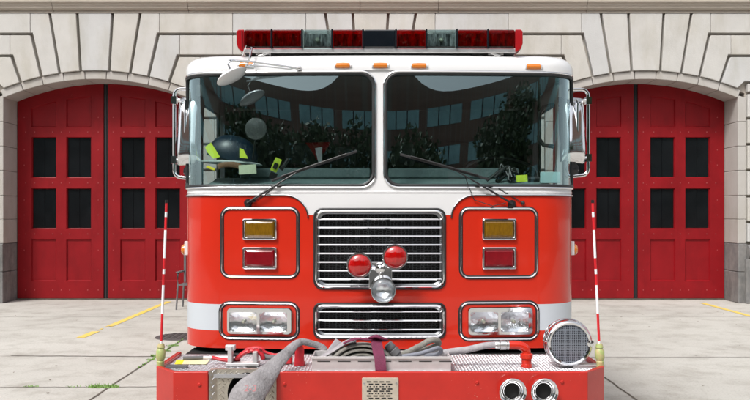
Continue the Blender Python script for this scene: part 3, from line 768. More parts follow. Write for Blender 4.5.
for sg, X0 in ((-1, 220.6), (1, 460.2)):
    o, lp = ringloop(X0, X0 + 77.3, 302.8, 338.6, .055)
    # chrome bezel plate with two openings
    x0, z1 = FXZ(X0 + 7, 307); x1, z0 = FXZ(X0 + 71.8, 334.4)
    L = []
    for q in (0, 1):
        a = X0 + 9.6 + q * 30.2; L.append((a, a + 27.4))
    outer_ = rrect(x0 + .004, x1 - .004, z0 + .004, z1 - .004, .024)
    hs_ = []
    for a, b in L:
        u0, v1 = FXZ(a, 311.6); u1, v0 = FXZ(b, 331.2); hs_.append(rrect(u0, u1, v0, v1, .008, 3))
    vs, fs = cdt(dense(outer_, .03), hs_, .03)
    t = MB(); t.add([SURF(s_of_x(x), z, .026) for x, z in vs], fs)
    a = loopsurf(outer_, .026, 9); b = loopsurf(rrect(x0, x1, z0, z1, .028), .016, 9); c_ = loopsurf(rrect(x0, x1, z0, z1, .028), -.002, 9); n = len(a)
    t.add(a + b, [(i, (i + 1) % n, (i + 1) % n + n, i + n) for i in range(n)]); t.add(b + c_, [(i, (i + 1) % n, (i + 1) % n + n, i + n) for i in range(n)])
    for h in hs_:
        a = loopsurf(h, .026, 9); b = loopsurf(h, .0, 9); n = len(a); t.add(a + b, [(i, (i + 1) % n, (i + 1) % n + n, i + n) for i in range(n)])
    t.build('headlight_bezel', m_chrome, T, smooth=40)
    for a, b in L: headlight(a, b, 311.6, 331.2)
# clearance lamps on the roof edge
for px, py in ((246.5, 65.3), (343, 66), (380.3, 66), (419, 66.3), (533, 67.2)):
    x, z = FXZ(px, py); mk = MB()
    mk.sweep([SURF(s_of_x(x + d), z, .014) for d in (-.046, -.04, 0, .04, .046)], [(.006, .010), (.012, .016), (.014, .018), (.012, .016), (.006, .010)], 10, False, (0, 0, 1))
    o = mk.build('marker_light', m_amber, T); 
    mk = MB()
    for d in (-.05, .05): mk.sweep([SURF(s_of_x(x + d * .9), z, .010), SURF(s_of_x(x + d * 1.05), z, .010)], .015, 8)
    mk.build('housing', m_chrome, o)
# corner turn lamps
for sg in (-1, 1):
    mk = MB(); mk.box(sg * 1.25 - .012, sg * 1.25 + .012 + (.0), .24, .32, 1.44, 1.53); o = mk.build('turn_signal', m_white, T, bev=.004)
    mk = MB(); mk.lathe([(.036, 0), (.036, .012), (.026, .024), (0, .03)], Matrix.Translation((sg * 1.262, .28, 1.475)) @ Matrix.Rotation(sg * radians(90), 4, 'Y'), 20); mk.build('lens', m_amber, o)
# ---- round lamp cluster
cl = MB()
bx0 = LP(369, 262, 4.84); bx1 = LP(392, 289, 4.84)
cl.box(bx0[0], bx1[0], -.06, -.045, bx1[2], bx0[2]); cl.box(bx0[0] + .03, bx1[0] - .03, -.045, .01, bx1[2] + .03, bx0[2] - .03)
ctr = Vector(LP(380, 270, 4.80))
brk = cl.build('lamp_bracket', m_chrome, T, bev=.003)
for px, py, mt in ((359.3, 265.3, m_redl2), (395.2, 257, m_redl2), (383.3, 290.3, 'clear')):
    p = Vector(LP(px, py, 4.74)); M_ = axisY(*p); t = MB()
    t.lathe([(.012, -.085), (.03, -.08), (.058, -.055), (.072, -.02), (.0755, -.004), (.0765, .004), (.074, .010), (.068, .010), (.066, .004)], M_, 40)
    t.sweep([p + Vector((0, .07, 0)), (p + ctr) / 2 + Vector((0, .07, 0)), ctr + Vector((0, .05, 0))], .014, 10)
    o = t.build('round_lamp', m_chrome, T)
    l = MB(); l.lathe([(.0672, .003), (.060, .011), (.045, .019), (.025, .024), (.001, .026)], M_, 40)
    if mt == 'clear':
        l.build('lens', m_clearlens, o, smooth=60)
        r_ = MB(); r_.lathe([(.067, .0), (.058, -.018), (.04, -.034), (.02, -.042), (.001, -.044)], M_, 40); r_.build('reflector', m_reflector, o, smooth=60)
    else: l.build('lens', mt, o, smooth=60)
t = MB(); t.lathe([(.022, -.02), (.03, 0), (.022, .02), (.001, .026)], axisY(ctr.x, ctr.y, ctr.z + .01), 20); t.build('lamp_knuckle', m_chrome, T)

# ---- light bar
LB = MB(); yb0, yb1 = .10, .40
lx = lambda px: (px - CX) / 159.0 - TX
zt_, zb_, zbb = CZ + (HY - 29.3) / 159, CZ + (HY - 48) / 159, CZ + (HY - 53) / 159
LB.box(lx(243), lx(517), yb0 + .012, yb1 - .012, zbb + .004, zb_ + .002)
lb = LB.build('light_bar', m_alu, T, bev=.006)
segs = [(244.5, 271, m_lbred), (272, 301.5, m_lbred), (302.5, 331.5, m_lbclear), (332.5, 362.5, m_lbred), (363.5, 395.5, m_lbdark), (396.5, 426, m_lbred), (427, 456.5, m_lbclear), (457.5, 487.5, m_lbred), (488.5, 515, m_lbred)]
for a, b, mt in segs:
    sh = m_lbdark if mt is m_lbdark else (m_shellclear if mt is m_lbclear else m_shellred)
    t = MB(); t.box(lx(a), lx(b), yb0, yb1, zb_ + .002, zt_); o = t.build('lens', sh, lb, bev=.010)
    if mt is not m_lbdark:
        t = MB(); xa_, xb2 = lx(a) + .006, lx(b) - .006; NN = 12
        vs_ = []
        for q in range(NN + 1):
            u = q / NN; yy_ = yb0 + .045 + .022 * abs(math.sin(u * math.pi * 3)); vs_ += [(xa_ + (xb2 - xa_) * u, yy_, zb_ + .018), (xa_ + (xb2 - xa_) * u, yy_, zt_ - .016)]
        t.add(vs_, [(2 * q, 2 * q + 2, 2 * q + 3, 2 * q + 1) for q in range(NN)]); t.box(xa_, xb2, yb0 + .03, yb1 - .02, zb_ + .006, zb_ + .017, 1)
        t.build('optic', [m_optic, m_dark], lb, smooth=0)
    if mt is m_lbclear:
        t = MB(); t.lathe([(.001, .016), (.012, .014), (.014, 0), (.014, -.02)], axisY(lx((a + b) / 2), yb0 + .035, (zb_ + zt_) / 2), 16); t.build('bulb', m_bulb, lb)
for a in (271.5, 302, 332, 363, 396, 426.5, 457, 488):
    t = MB(); t.box(lx(a) - .006, lx(a) + .006, yb0 - .003, yb1 + .003, zb_ - .002, zt_ + .004); t.build('divider', m_lbdark, lb, bev=.003)
for sg in (-1, 1):
    e0 = lx(244.2) if sg < 0 else lx(515.3); e1 = lx(236.3) if sg < 0 else lx(523)
    pl = [(e0, zb_ + .004), (e0 + sg * .002, zb_ - .030), (e1 - sg * .012, zb_ - .006), (e1, zb_ + .03), (e1, zt_ - .012), (e1 - sg * .012, zt_), (e0, zt_)]
    t = MB(); t.prism(pl, yb0 - .001, yb1 + .001); t.build('end_lens', m_lbredb, lb, bev=.006)
    t = MB(); xx = lx(262) if sg < 0 else lx(497)
    t.box(xx - .05, xx + .05, yb0 + .05, yb1 - .05, 2.715, zbb + .006); t.sweep([(xx + sg * .03, yb0 + .03, 2.70), (xx - sg * .04, yb0 + .03, zbb + .01)], .009, 8); t.build('mounting_foot', m_alu, lb, bev=.003)
t = MB(); xx = lx(473); t.sweep([(xx, yb0 + .08, 2.70), (xx, yb0 + .08, zbb + .01)], .006, 8); t.sweep([(lx(242), yb0 - .008, zt_ - .01), (lx(242.5), yb0 - .010, zb_ - .006)], .0025, 6); t.build('cable', m_black, lb)

# ---- convex mirror on wire arms
cm = MB(); cpos = Vector(LP(231.5, 76, 4.72))
nrm = Vector((.48, -.10, -.86)).normalized()       # the mirror face looks down at the bumper
Mq = Matrix.Translation(cpos) @ nrm.to_track_quat('Z', 'Y').to_matrix().to_4x4()
cm.lathe([(.001, -.030), (.04, -.028), (.07, -.018), (.092, -.004), (.098, .004), (.093, .010), (.07, .018), (.03, .023), (.001, .024)], Mq, 36)
o = cm.build('crossview_mirror', m_white, T, smooth=60)
a = MB()
P_ = lambda x, y, Y: LP(x, y, Y)
a.sweep([P_(233, 75, 4.74), P_(228, 64, 4.74), P_(232, 60.5, 4.76), P_(248, 62, 4.84)], .006, 8)
a.sweep([P_(228, 60, 4.76), P_(247, 61, 4.80), P_(272, 64.5, 4.86), P_(290, 67, 4.92), P_(297, 68.5, 4.95)], .0055, 8)
a.sweep([P_(250, 65, 4.86), P_(271, 67, 4.9), P_(290, 69, 4.93), P_(299, 66.5, 4.955)], .0045, 8)
a.sweep([P_(251.5, 48, 4.98), P_(250, 58, 4.90), P_(246, 66.5, 4.93)], .008, 8)
a.sweep([P_(246, 66.5, 4.93), P_(254, 67, 4.95)], .011, 8); a.sweep([P_(296, 68, 4.95), P_(301, 67, 4.96)], .010, 8)
a.sweep([P_(246, 45, 4.98), P_(243, 53, 4.99), P_(242, 56, 5.0)], .004, 6)
a.build('mirror_arm', m_chrome, o)
# ---- side mirrors
for sg in (-1, 1):
    sx = lambda px: (px - CX) * 5.22 / F - TX
    X1 = sx(174.3) if sg < 0 else sx(588.2); X0 = sx(190) if sg < 0 else sx(569)
    zt2, zb2 = CZ + (HY - 89) * 5.22 / F, CZ + (HY - (177.5 if sg < 0 else 175)) * 5.22 / F
    if sg > 0: zt2, zb2 = CZ + (HY - 89.5) * 5.22 / F, CZ + (HY - 175.5) * 5.22 / F
    t = MB(); yy = .32; r_ = .045
    pts = [(X0 - sg * .02, yy, zt2)] + [(X1 - sg * r_ + sg * r_ * sin(a_), yy, zt2 - r_ + r_ * cos(a_)) for a_ in [pi / 2 * i / 6 for i in range(7)]] + \
          [(X1 - sg * r_ + sg * r_ * cos(a_), yy, zb2 + r_ - r_ * sin(a_)) for a_ in [pi / 2 * i / 6 for i in range(7)]] + [(X0 - sg * .02, yy, zb2 - .01)]
    t.sweep(dense(pts, .05, False), .0115, 10, False, (0, 1, 0)); o = t.build('side_mirror', m_chrome, T)
    h = MB(); xa = X1 - sg * .022; xb_ = X1 - sg * .185; x0_, x1_ = sorted((xa, xb_)); zc1, zc0 = zt2 - .045, zb2 + .085
    
    Mt = Matrix.Translation(((x0_ + x1_) / 2, yy, (zc0 + zc1) / 2)) @ Matrix.Rotation(radians(-9), 4, 'X') @ Matrix.Rotation(sg * radians(14), 4, 'Z')
    h = MB(); hw_, hh_ = (x1_ - x0_) / 2, (zc1 - zc0) / 2
    NX, NZ = 14, 18
    for j in range(NZ + 1):
        for i in range(NX + 1):
            u, v_ = -1 + 2 * i / NX, -1 + 2 * j / NZ; h.v.append(tuple(Mt @ Vector((hw_ * u, -.055 * (1 - abs(u) ** 3.5) ** .5 * (1 - abs(v_) ** 5) ** .5, hh_ * v_))))
    h.f = [(j * (NX + 1) + i, j * (NX + 1) + i + 1, (j + 1) * (NX + 1) + i + 1, (j + 1) * (NX + 1) + i) for j in range(NZ) for i in range(NX)]; h.mi = [0] * len(h.f)
    h.box(-hw_, hw_, 0, .03, -hh_, hh_, 0, Mt)
    h.build('mirror_head', m_chrome, o, smooth=60)
    h = MB(); h.prism(rrect(x0_ + .01, x1_ - .01, zc0 + .01, zc1 - .01, .02, 5), yy + .034, yy + .04); h.build('mirror_glass', m_chrome, o)
    h = MB(); h.lathe([(.001, .02), (.03, .012), (.045, 0), (.04, -.02), (.01, -.03)], axisY((xa + xb_) / 2, yy, zc0 - .045), 20); h.build('convex_mirror', m_black, o)
    h = MB()
    for dz in (zc1 - .03, zc0 + .03): h.sweep([(X1, yy, dz), (xa - sg * .02, yy - .01, dz)], .012, 8); h.box(X1 - .018, X1 + .018, yy - .02, yy + .02, dz - .025, dz + .025)
    h.sweep([(xa - sg * .06, yy - .05, zc0 + .05), (xa - sg * .06, yy - .05, zc1 - .05)], .006, 8)
    h.sweep([(xa - sg * .06, yy - .05, zc0 + .05), (xa - sg * .06, yy - .02, zc0 + .02)], .006, 8); h.sweep([(xa - sg * .06, yy - .05, zc1 - .05), (xa - sg * .06, yy - .02, zc1 - .02)], .006, 8)
    h.sweep([((xa + xb_) / 2, yy, zc0), ((xa + xb_) / 2, yy, zc0 - .05)], .007, 8)
    h.build('mirror_clamp', m_chrome, o)
# ---- wipers
def wiper(piv, mid, b0, b1, k2):
    t = MB(); p = Vector(FP(*piv, .03)); m_ = Vector(FP(*mid, .028)); A = Vector(FP(*b0, .016)); B = Vector(FP(*b1, .016))
    t.sweep([p, p + (m_ - p) * .35 + Vector((0, -.012, 0)), m_], [(.009, .007), (.008, .006), (.005, .004)], 8); 
    t.lathe([(.026, -.03), (.026, .0), (.018, .012), (.001, .014)], axisY(*FP(piv[0], piv[1], .01)), 18)
    p2 = FP(k2[0], k2[1], .01); t.lathe([(.012, -.02), (.012, .006), (.001, .01)], axisY(*p2), 12)
    t.sweep([p2, Vector(p2) + (m_ - p) * .45, m_ * .5 + p * .5 + Vector((0, -.01, 0))], .003, 6)
    o = t.build('wiper', m_black, T)
    t = MB(); n = 14
    t.sweep([A + (B - A) * i / n + Vector((0, -.012 * sin(pi * i / n), 0)) for i in range(n + 1)], (.004, .009), 6)
    t.sweep([A + (B - A) * (.12 + .76 * i / n) + Vector((0, -.014 - .012 * sin(pi * i / n), .006)) for i in range(n + 1)], .0045, 6)
    t.build('wiper_blade', m_rubber, o)
wiper((248.5, 203), (303, 169), (272, 181), (357, 151.5), (254, 200.5))
wiper((511.5, 204), (452, 169), (400, 154.5), (488, 179.5), (522.5, 203))
t = MB(); t.sweep([FP(464, 175, .02), FP(468, 187, .03), FP(474, 200, .012), FP(492, 206, .02), FP(505, 203, .02)], .0028, 6)
t.build('washer_hose', m_rubber, T); t = MB(); t.sweep([FP(296, 172, .02), FP(280, 184, .03), FP(262, 198, .02), FP(250, 203, .02)], .0028, 6); t.build('washer_hose', m_rubber, T)

# ---- interior
def LI(px, py, Y): return LP(px, py, Y)
d = MB()
prof = [(.10, 1.70), (.10, 1.868), (.16, 1.882), (.34, 1.915), (.55, 1.955), (.62, 1.90), (.62, 1.5)]
vs = [(x, y_, z) for x in (-1.12, 1.12) for y_, z in prof]; n = len(prof)
d.add(vs, [(i, i + 1, i + 1 + n, i + n) for i in range(n - 1)] + [tuple(range(n)), tuple(range(2 * n - 1, n - 1, -1))])
for sg in (-1, 1): d.prismz([(sg * .06, .50), (sg * .95, .50), (sg * .95, .62), (sg * .06, .62)][::sg], 1.95, 2.02)
d.build('dashboard', m_dash, T, bev=.015)
for px in (-.62, .66):
    s_ = MB(); s_.box(px - .24, px + .24, 1.0, 1.5, 1.25, 1.42); s_.box(px - .23, px + .23, 1.42, 1.54, 1.42, 2.05); s_.box(px - .13, px + .13, 1.43, 1.53, 2.09, 2.28)
    s_.build('seat', m_seat, T, bev=.04, seg=4)
for px, zt_2 in ((-.26, 2.24), (.20, 2.26)):
    s_ = MB(); s_.box(px - .10, px + .10, 1.3, 1.4, 1.5, 2.06); s_.box(px - .08, px + .08, 1.31, 1.39, 2.08, zt_2); s_.build('radio_console', m_seat, T, bev=.03, seg=3)
# steering wheel
sw = MB(); sc_ = Vector(LP(500, 173, 5.55)); Mx = Matrix.Translation(sc_) @ Matrix.Rotation(radians(28), 4, 'X')
sw.sweep([Mx @ Vector((.25 * cos(a_), .0 + .25 * sin(a_), 0)) for a_ in [2 * pi * i / 40 for i in range(40)]], .014, 8, True)
for an in (0, 120, 240): sw.sweep([Mx @ Vector((0, 0, -.03)), Mx @ Vector((.25 * sin(radians(an)), .25 * cos(radians(an)), 0))], .012, 6)
sw.lathe([(.001, .0), (.06, -.01), (.07, -.04)], Mx, 20)
# the rim must stand up: tilt of a bus wheel
sw.build('steering_wheel', m_rubber, T)
gh = MB()
gx = LP(541, 105, 5.35); gy = LP(541, 147, 5.35)
gh.sweep(dense([(1.17, .42, gx[2]), (1.10, .42, gx[2] - .02), (1.07, .42, gx[2] - .06), (1.07, .42, gy[2] + .05), (1.10, .42, gy[2] + .01), (1.17, .42, gy[2])], .04, False), .014, 8, False, (0, 1, 0)); gh.build('grab_handle', m_black, T)
rm = MB(); p = Vector(LP(256, 129, 5.12)); rm.lathe([(.001, -.02), (.04, -.014), (.066, 0), (.071, .004), (.068, .008), (.05, .012), (.001, .016)], axisY(*p), 30)
rm.build('round_cab_mirror', mat('mirror_back_grey', (.05, .055, .055), .35, coat=.5), T)
rm = MB(); rm.sweep([p + Vector((0, .02, 0)), p + Vector((-.02, .05, -.12)), p + Vector((-.05, .08, -.30))], .006, 6); rm.build('mirror_stem', m_black, T)
sv = MB()
a_ = LP(318, 147, 5.6); sv.add([(a_[0] - .09, a_[1], a_[2] + .03), (a_[0] + .09, a_[1], a_[2] + .035), (a_[0] + .06, a_[1], a_[2] - .02), (a_[0] - .01, a_[1], a_[2] - .09), (a_[0] - .05, a_[1], a_[2] - .02)], [(0, 1, 2, 3, 4)])
sv.add([(a_[0] - .02, a_[1] - .01, a_[2] - .01), (a_[0] + .03, a_[1] - .01, a_[2] - .0), (a_[0] + .03, a_[1] - .01, a_[2] - .12), (a_[0] + .005, a_[1] - .01, a_[2] - .12)], [(0, 1, 2, 3)], 1)

# ---- bumper
zB = .862; yF = -.65
BP = [(-1.107, yF), (-1.243, yF + .15), (-1.243, -.02), (-1.0, -.02)]
xL0, xL1, xR0 = -.921, -.917, -.557
bu = MB(); t_ = .02
bu.prismz([(-1.243, -.02), (-1.243, yF + .16), (-1.107, yF), (xL0, yF), (xL0, yF + .03), (-1.10, yF + .03), (-1.215, yF + .17), (-1.215, -.02)], .50, zB)
bu.prismz([(xR0, yF), (1.107, yF), (1.243, yF + .16), (1.243, -.02), (1.215, -.02), (1.215, yF + .17), (1.10, yF + .03), (xR0, yF + .03)], .50, zB)
bump = bu.build('bumper', m_redb, T, bev=.007, seg=3)
for px, py in ((199.5, 384.6), (284.5, 384), (477, 382.5), (562, 381.8)):
    p = LP(px, py, 4.25); bo = MB()
    bo.lathe([(.011, -.002), (.011, .004), (.007, .008), (.001, .009)], axisY(p[0], yF, p[2]), 6)
    bo.build('bolt', m_redb, bump, smooth=0)
dk = MB(); zD = .842
dk.prismz([(-1.214, -.0), (-1.214, yF + .17), (-1.099, yF + .032), (1.099, yF + .032), (1.214, yF + .17), (1.214, 0)], zD - .02, zD)
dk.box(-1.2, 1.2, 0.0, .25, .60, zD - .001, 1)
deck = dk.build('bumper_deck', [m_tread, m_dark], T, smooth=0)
loz = MB()
def lozenge(mb, M_, L=.030, wd=.007, h=.0022):
    v = [(-L / 2, 0, 0), (0, -wd / 2, 0), (L / 2, 0, 0), (0, wd / 2, 0), (-L / 4, 0, h), (L / 4, 0, h)]
    mb.add([M_ @ Vector(q_) for q_ in v], [(0, 1, 4), (1, 5, 4), (1, 2, 5), (2, 3, 5), (3, 4, 5), (3, 0, 4)])
row = 0; yy = yF + .05
while yy < -.01:
    xx = -1.20 + (row % 2) * .018
    while xx < 1.2:
        if not (abs(xx) > 1.09 and yy < yF + .17 + (abs(xx) - 1.21) * 1.2 and yy < yF + .05 + (abs(xx) - 1.099) * 1.2 + .02):
            lozenge(loz, Matrix.Translation((xx, yy, zD)) @ Matrix.Rotation(radians(45 if (int((xx + 1.2) / .018) + row) % 2 else -45), 4, 'Z'), .027, .008, .003)
        xx += .036
    yy += .018; row += 1
loz.build('tread_pattern', m_tread, deck, smooth=0)
# folded tread plate well with the hose opening
wl = MB(); hx, hz = LP(245.5, 399, 4.26)[0], CZ + (HY - 399) * 4.26 / F; hr = .104
yW = yF + .022
hole = [(hx + hr * cos(a), hz + .02 + (hr + .01) * sin(a)) for a in [2 * pi * i / 40 for i in range(40)]]
xfold = -.882
vs, fs = cdt([(xfold, .50), (xR0 - .001, .50), (xR0 - .001, zB + .004), (xfold, zB + .004)], [hole], .05)
wl.add([(x, yW + .028, z) for x, z in vs], fs)
wl.add([(xL0 + .002, yW - .012, .50), (xfold, yW + .028, .50), (xfold, yW + .028, zB + .004), (xL0 + .002, yW - .012, zB + .004)], [(0, 1, 2, 3)])
wl.add([(xL0 + .002, yW - .012, zB + .004), (xfold, yW + .028, zB + .004), (xR0 - .001, yW + .028, zB + .004), (xR0 - .001, yW + .07, zB + .0035), (xL0 + .002, yW + .07, zB + .0035)], [(0, 1, 2, 3, 4)])
n = 40; wl.add([(x, yW + .028, z) for x, z in hole] + [(x, yW + .30, z) for x, z in hole], [(i, (i + 1) % n, (i + 1) % n + n, i + n) for i in range(n)], 1)
wl.add([(x, yW + .30, z) for x, z in hole], [tuple(range(n))], 1)
well = wl.build('hose_well', [m_tread2, m_dark], T, smooth=0)
lz = MB(); P_1 = .030; r0 = 0; z = .52
while z < zB - .01:
    xx = xfold + .015 + (r0 % 2) * P_1 / 2
    while xx < xR0 - .012:
        if math.hypot(xx - hx, z - hz - .02) > hr + .016:
            lozenge(lz, Matrix.Translation((xx, yW + .0278, z)) @ Matrix.Rotation(radians(90), 4, 'X') @ Matrix.Rotation(radians(45 if (int((xx - xfold) / (P_1 / 2)) + 0) % 2 else -45), 4, 'Z'), .026, .008, .0035)
        xx += P_1
    z += P_1 / 2; r0 += 1
lz.build('tread_pattern', m_tread2, well, smooth=0)
lz = MB(); 
for k in range(18):
    z = .52 + k * .02
    u = Vector((xfold - xL0, .04, 0)).normalized(); nn = Vector((u.y, -u.x, 0)); o_ = Vector((xL0 + .012 + .010 * (k % 2), yW - .012 + .010 + .008 * (k % 2), z))
    Mf = Matrix(((u.x, 0, nn.x, o_.x), (u.y, 0, nn.y, o_.y), (0, 1, 0, o_.z), (0, 0, 0, 1))); lozenge(lz, Mf @ Matrix.Rotation(radians(45 if k % 2 else -45), 4, 'Z'), .022, .007, .003)
lz.build('tread_pattern', m_tread, well, smooth=0)
# siren speaker plate
x0, _, z1 = LP(362, 377.5, 4.25); x1 = LP(398.5, 377, 4.25)[0]
t = MB(); t.prism(rrect(x0, x1, z1 - .23, z1, .006, 3), yF - .007, yF + .001); sp = t.build('speaker_plate', m_labelc if 0 else mat('beige_plate', (.50, .44, .36), .5, .3, var=.1, vscale=30), T, bev=.002)
t = MB(); nr = 0; z = z1 - .022
while z > z1 - .21:
    for q in range(4):
        xx = x0 + .034 + q * .034 + (.010 if nr % 2 else 0) - .008
        t.box(xx, xx + .024 , yF - .0075, yF - .0068, z - .0035, z + .0035) if nr % 3 < 2 else [t.box(xx + e, xx + e + .009, yF - .0075, yF - .0068, z - .003, z + .003) for e in (0, .014)]
    z -= .0125; nr += 1
t.build('speaker_slot', m_black, sp, smooth=0)
t = MB()
for xx in (x0 + .012, x1 - .012):
    for dz in (.03, .2): t.lathe([(.006, 0), (.006, .003), (.001, .004)], axisY(xx, yF - .007, z1 - dz), 8)
t.build('bolt', m_alu, sp)
# air horns
for px in (512, 543.5):
    p = LP(px, 391, 4.22); M_ = axisY(p[0], yF - .055, p[2]); t = MB()
    t.lathe([(.070, -.002), (.0735, .002), (.073, .008), (.069, .011), (.062, .006), (.050, -.008), (.042, -.03), (.036, -.08), (.030, -.16), (.001, -.17)], M_, 40)
    t.lathe([(.070, -.002), (.058, -.005), (.047, -.012), (.039, -.024), (.0345, -.038), (.033, -.050)], M_, 40)
    t.lathe([(.0335, -.0495), (.020, -.0505), (.001, -.051)], M_, 32, 1)
    t.build('air_horn', [m_chrome, m_dark], T, smooth=50)
# mechanical siren
p = Vector(LP(569.5, 343.5, 4.44)); M_ = axisY(p.x, p.y, p.z); RS = .129
t = MB(); t.lathe([(.001, -.20), (.05, -.20), (.085, -.18), (.12, -.13), (RS, -.09), (RS, -.004), (RS - .003, .005), (RS - .012, .010), (RS - .022, .006), (RS - .024, -.006)], M_, 56)
t.lathe([(RS + .002, -.055), (RS + .006, -.05), (RS + .006, -.04), (RS + .002, -.035)], M_, 56)
sr = t.build('siren', m_chrome, T, smooth=50)
m_sg = mat('siren_grill', (.20, .22, .26), .4, .7)
def siren_face():
    m = m_sg; nt = m.node_tree; nd = nt.nodes; b = nd['Principled BSDF']
    tc = nd.new('ShaderNodeTexCoord'); mp = nd.new('ShaderNodeMapping'); mp.inputs['Scale'].default_value = (95, 0, 105)
    v = nd.new('ShaderNodeTexVoronoi'); v.inputs['Scale'].default_value = 1; v.inputs['Randomness'].default_value = 0.1
    r = nd.new('ShaderNodeMath'); r.operation = 'LESS_THAN'; r.inputs[1].default_value = .34
    mx = nd.new('ShaderNodeMix'); mx.data_type = 'RGBA'; mx.inputs['A'].default_value = (.30, .33, .38, 1); mx.inputs['B'].default_value = (.015, .018, .03, 1)
    nt.links.new(tc.outputs['Object'], mp.inputs[0]); nt.links.new(mp.outputs[0], v.inputs['Vector']); nt.links.new(v.outputs['Distance'], r.inputs[0])
    nt.links.new(r.outputs[0], mx.inputs['Factor']); nt.links.new(mx.outputs['Result'], b.inputs['Base Color'])
siren_face()
t = MB(); t.lathe([(RS - .022, -.004), (RS - .035, -.002), (.06, .003), (.001, .004)], M_, 48); t.build('siren_grille', m_sg, sr)
t = MB(); t.lathe([(.02, .0), (.02, .006), (.001, .008)], axisY(p.x + RS - .012, p.y - .002, p.z), 12)
t.build('clamp', m_chrome, sr); t = MB(); t.box(p.x - .05, p.x + .05, p.y + .03, p.y + .13, zD + .003, p.z - RS + .01); t.box(p.x + .02, p.x + .20, p.y + .0, p.y + .05, zD + .003, zD + .022); t.build('siren_base', m_alu, sr, bev=.004)
# corner guide poles
seq = [(200, 203, 'k'), (203, 212, 'r'), (212, 217, 'w'), (217, 230, 'r'), (230, 258, 'w'), (258, 269, 'r'), (269, 274, 'w'), (274, 285, 'r'), (285, 313.5, 'w'), (313.5, 341, 'r'), (341, 351, 'w')]
for xb0, xt0, sg in ((160.2, 166.6, -1), (600.3, 592.5, 1)):
    Yp = 4.44; base = Vector(LP(xb0, 365, Yp)); base.z = zD; top = Vector(LP(xt0, 200, Yp)); n = 0
    t = MB(); yq = lambda py: base + (top - base) * ((CZ + (HY - py) * Yp / F - base.z) / (top.z - base.z))
    for a, b, c_ in seq:
        t.sweep([yq(b), yq(a)], .0072 if c_ != 'k' else .009, 10, False, (0, 1, 0), {'r': 0, 'w': 1, 'k': 2}[c_])
    gp = t.build('guide_pole', [m_polered, m_polewhite, m_black], T, smooth=60)
    t = MB(); u = (top - base).normalized(); Mg = Matrix.Translation(base) @ u.to_track_quat('Z', 'Y').to_matrix().to_4x4()
    t.lathe([(.001, 0), (.020, .0), (.020, .03), (.022, .04), (.018, .045), (.026, .06), (.026, .10), (.018, .112), (.022, .12), (.016, .14), (.001, .142)], Mg, 20)
    t.build('grip', m_greenh, gp, smooth=40)
t = MB(); t.box(-1.20, -1.08, yF + .19, yF + .23, zD + .002, zD + .016); t.build('pole_bracket', m_iron, T, bev=.003)
# labels on the deck
t = MB(); a0 = LP(176, 364, 4.55)
def deckpt(px, py, z=zD + .004):
    Y = (CZ - z) * F / (py - HY); return ((px - CX) * Y / F - TX, Y - TY, z)
t.add([deckpt(184.5, 359.6), deckpt(210, 359.6), deckpt(206, 364.2), deckpt(182, 364.2)][::-1], [(0, 1, 2, 3)], 0)
t.add([deckpt(176.5, 359.8), deckpt(184.5, 359.6), deckpt(182, 364.2), deckpt(174.5, 364.2)][::-1], [(0, 1, 2, 3)], 1)
t.build('warning_label', [m_labelc, m_label], deck, smooth=0)
t = MB(); t.sweep([deckpt(183, 358.2, zD + .016), deckpt(203, 357.5, zD + .016)], .011, 10, False, (0, 0, 1), 0); t.sweep([deckpt(203, 357.5, zD + .016), deckpt(236, 357, zD + .016)], .008, 10, False, (0, 0, 1), 1)
tag(t.build('pry_bar', [m_iron, m_polewhite]), 'grey and white pry bar lying on the deck at the left corner', 'tool').location = (TX, TY, 0)

# ------------------------------------------------------------------ things on the bumper (own top-level objects; engine-local coordinates)
def topmesh(mb, name, mats, label, cat, group=None, **kw):
    o = mb.build(name, mats, None, **kw); o.location = (TX, TY, 0); return tag(o, label, cat, group)
def E(name, label, cat, group=None): return empty(name, (TX, TY, 0), label, cat, group)
def smoothpts(P_, n=6):
    P_ = [Vector(p) for p in P_]; out = []
    for i in range(len(P_) - 1):
        p0 = P_[max(0, i - 1)]; p1 = P_[i]; p2 = P_[i + 1]; p3 = P_[min(len(P_) - 1, i + 2)]
        for k in range(n):
            t = k / n; out.append(.5 * ((2 * p1) + (p2 - p0) * t + (2 * p0 - 5 * p1 + 4 * p2 - p3) * t * t + (3 * p1 - p0 - 3 * p2 + p3) * t ** 3))
    out.append(P_[-1]); return out
def interp(L, n=6):
    out = []
    for i in range(len(L) - 1):
        for k in range(n): t = k / n; out.append(tuple(L[i][q] + (L[i + 1][q] - L[i][q]) * t for q in range(2)))
    out.append(tuple(L[-1])); return out
# tray
yT = -.47; x0 = LP(313.5, 0, 4.43)[0]; x1 = LP(449, 0, 4.43)[0]; zt3 = CZ + (HY - 355.5) * 4.36 / F; 
TR = E('hose_tray', 'long pale aluminium tray holding the rolled hose on the bumper', 'tray')
t = MB(); yt0 = yF + .065
t.box(x0, x1, yt0, yt0 + .006, zD + .002, zt3); t.box(x0, x1, yt0 + .20, yt0 + .206, zD + .002, zt3)
t.box(x0, x0 + .006, yt0 + .0065, yt0 + .1995, zD + .002, zt3); t.box(x1 - .006, x1, yt0 + .0065, yt0 + .1995, zD + .002, zt3); t.box(x0 + .007, x1 - .007, yt0 + .007, yt0 + .199, zD + .003, zD + .008)
t.box(x0 - .006, x1 + .006, yt0 - .010, yt0 - .0005, zt3 - .010, zt3 + .004); t.box(x0 - .002, x1 + .002, yt0 - .022, yt0 - .0005, zD + .002, zD + .012)
t.build('tray', m_alup, TR, bev=.0015)
t = MB(); k = 0
for k in range(7):
    xx = x0 + .03 + k * (x1 - x0 - .06) / 6.3; t.box(xx, xx + .07, yt0 - .002, yt0 + .001, zt3 - .026, zt3 - .022)
t.build('slot', m_dark, TR, smooth=0)
t = MB()
for k in range(8): xx = x0 + .03 + k * .095; t.box(xx, xx + .018, yt0 - .026, yt0 - .012, zD + .006, zD + .017)
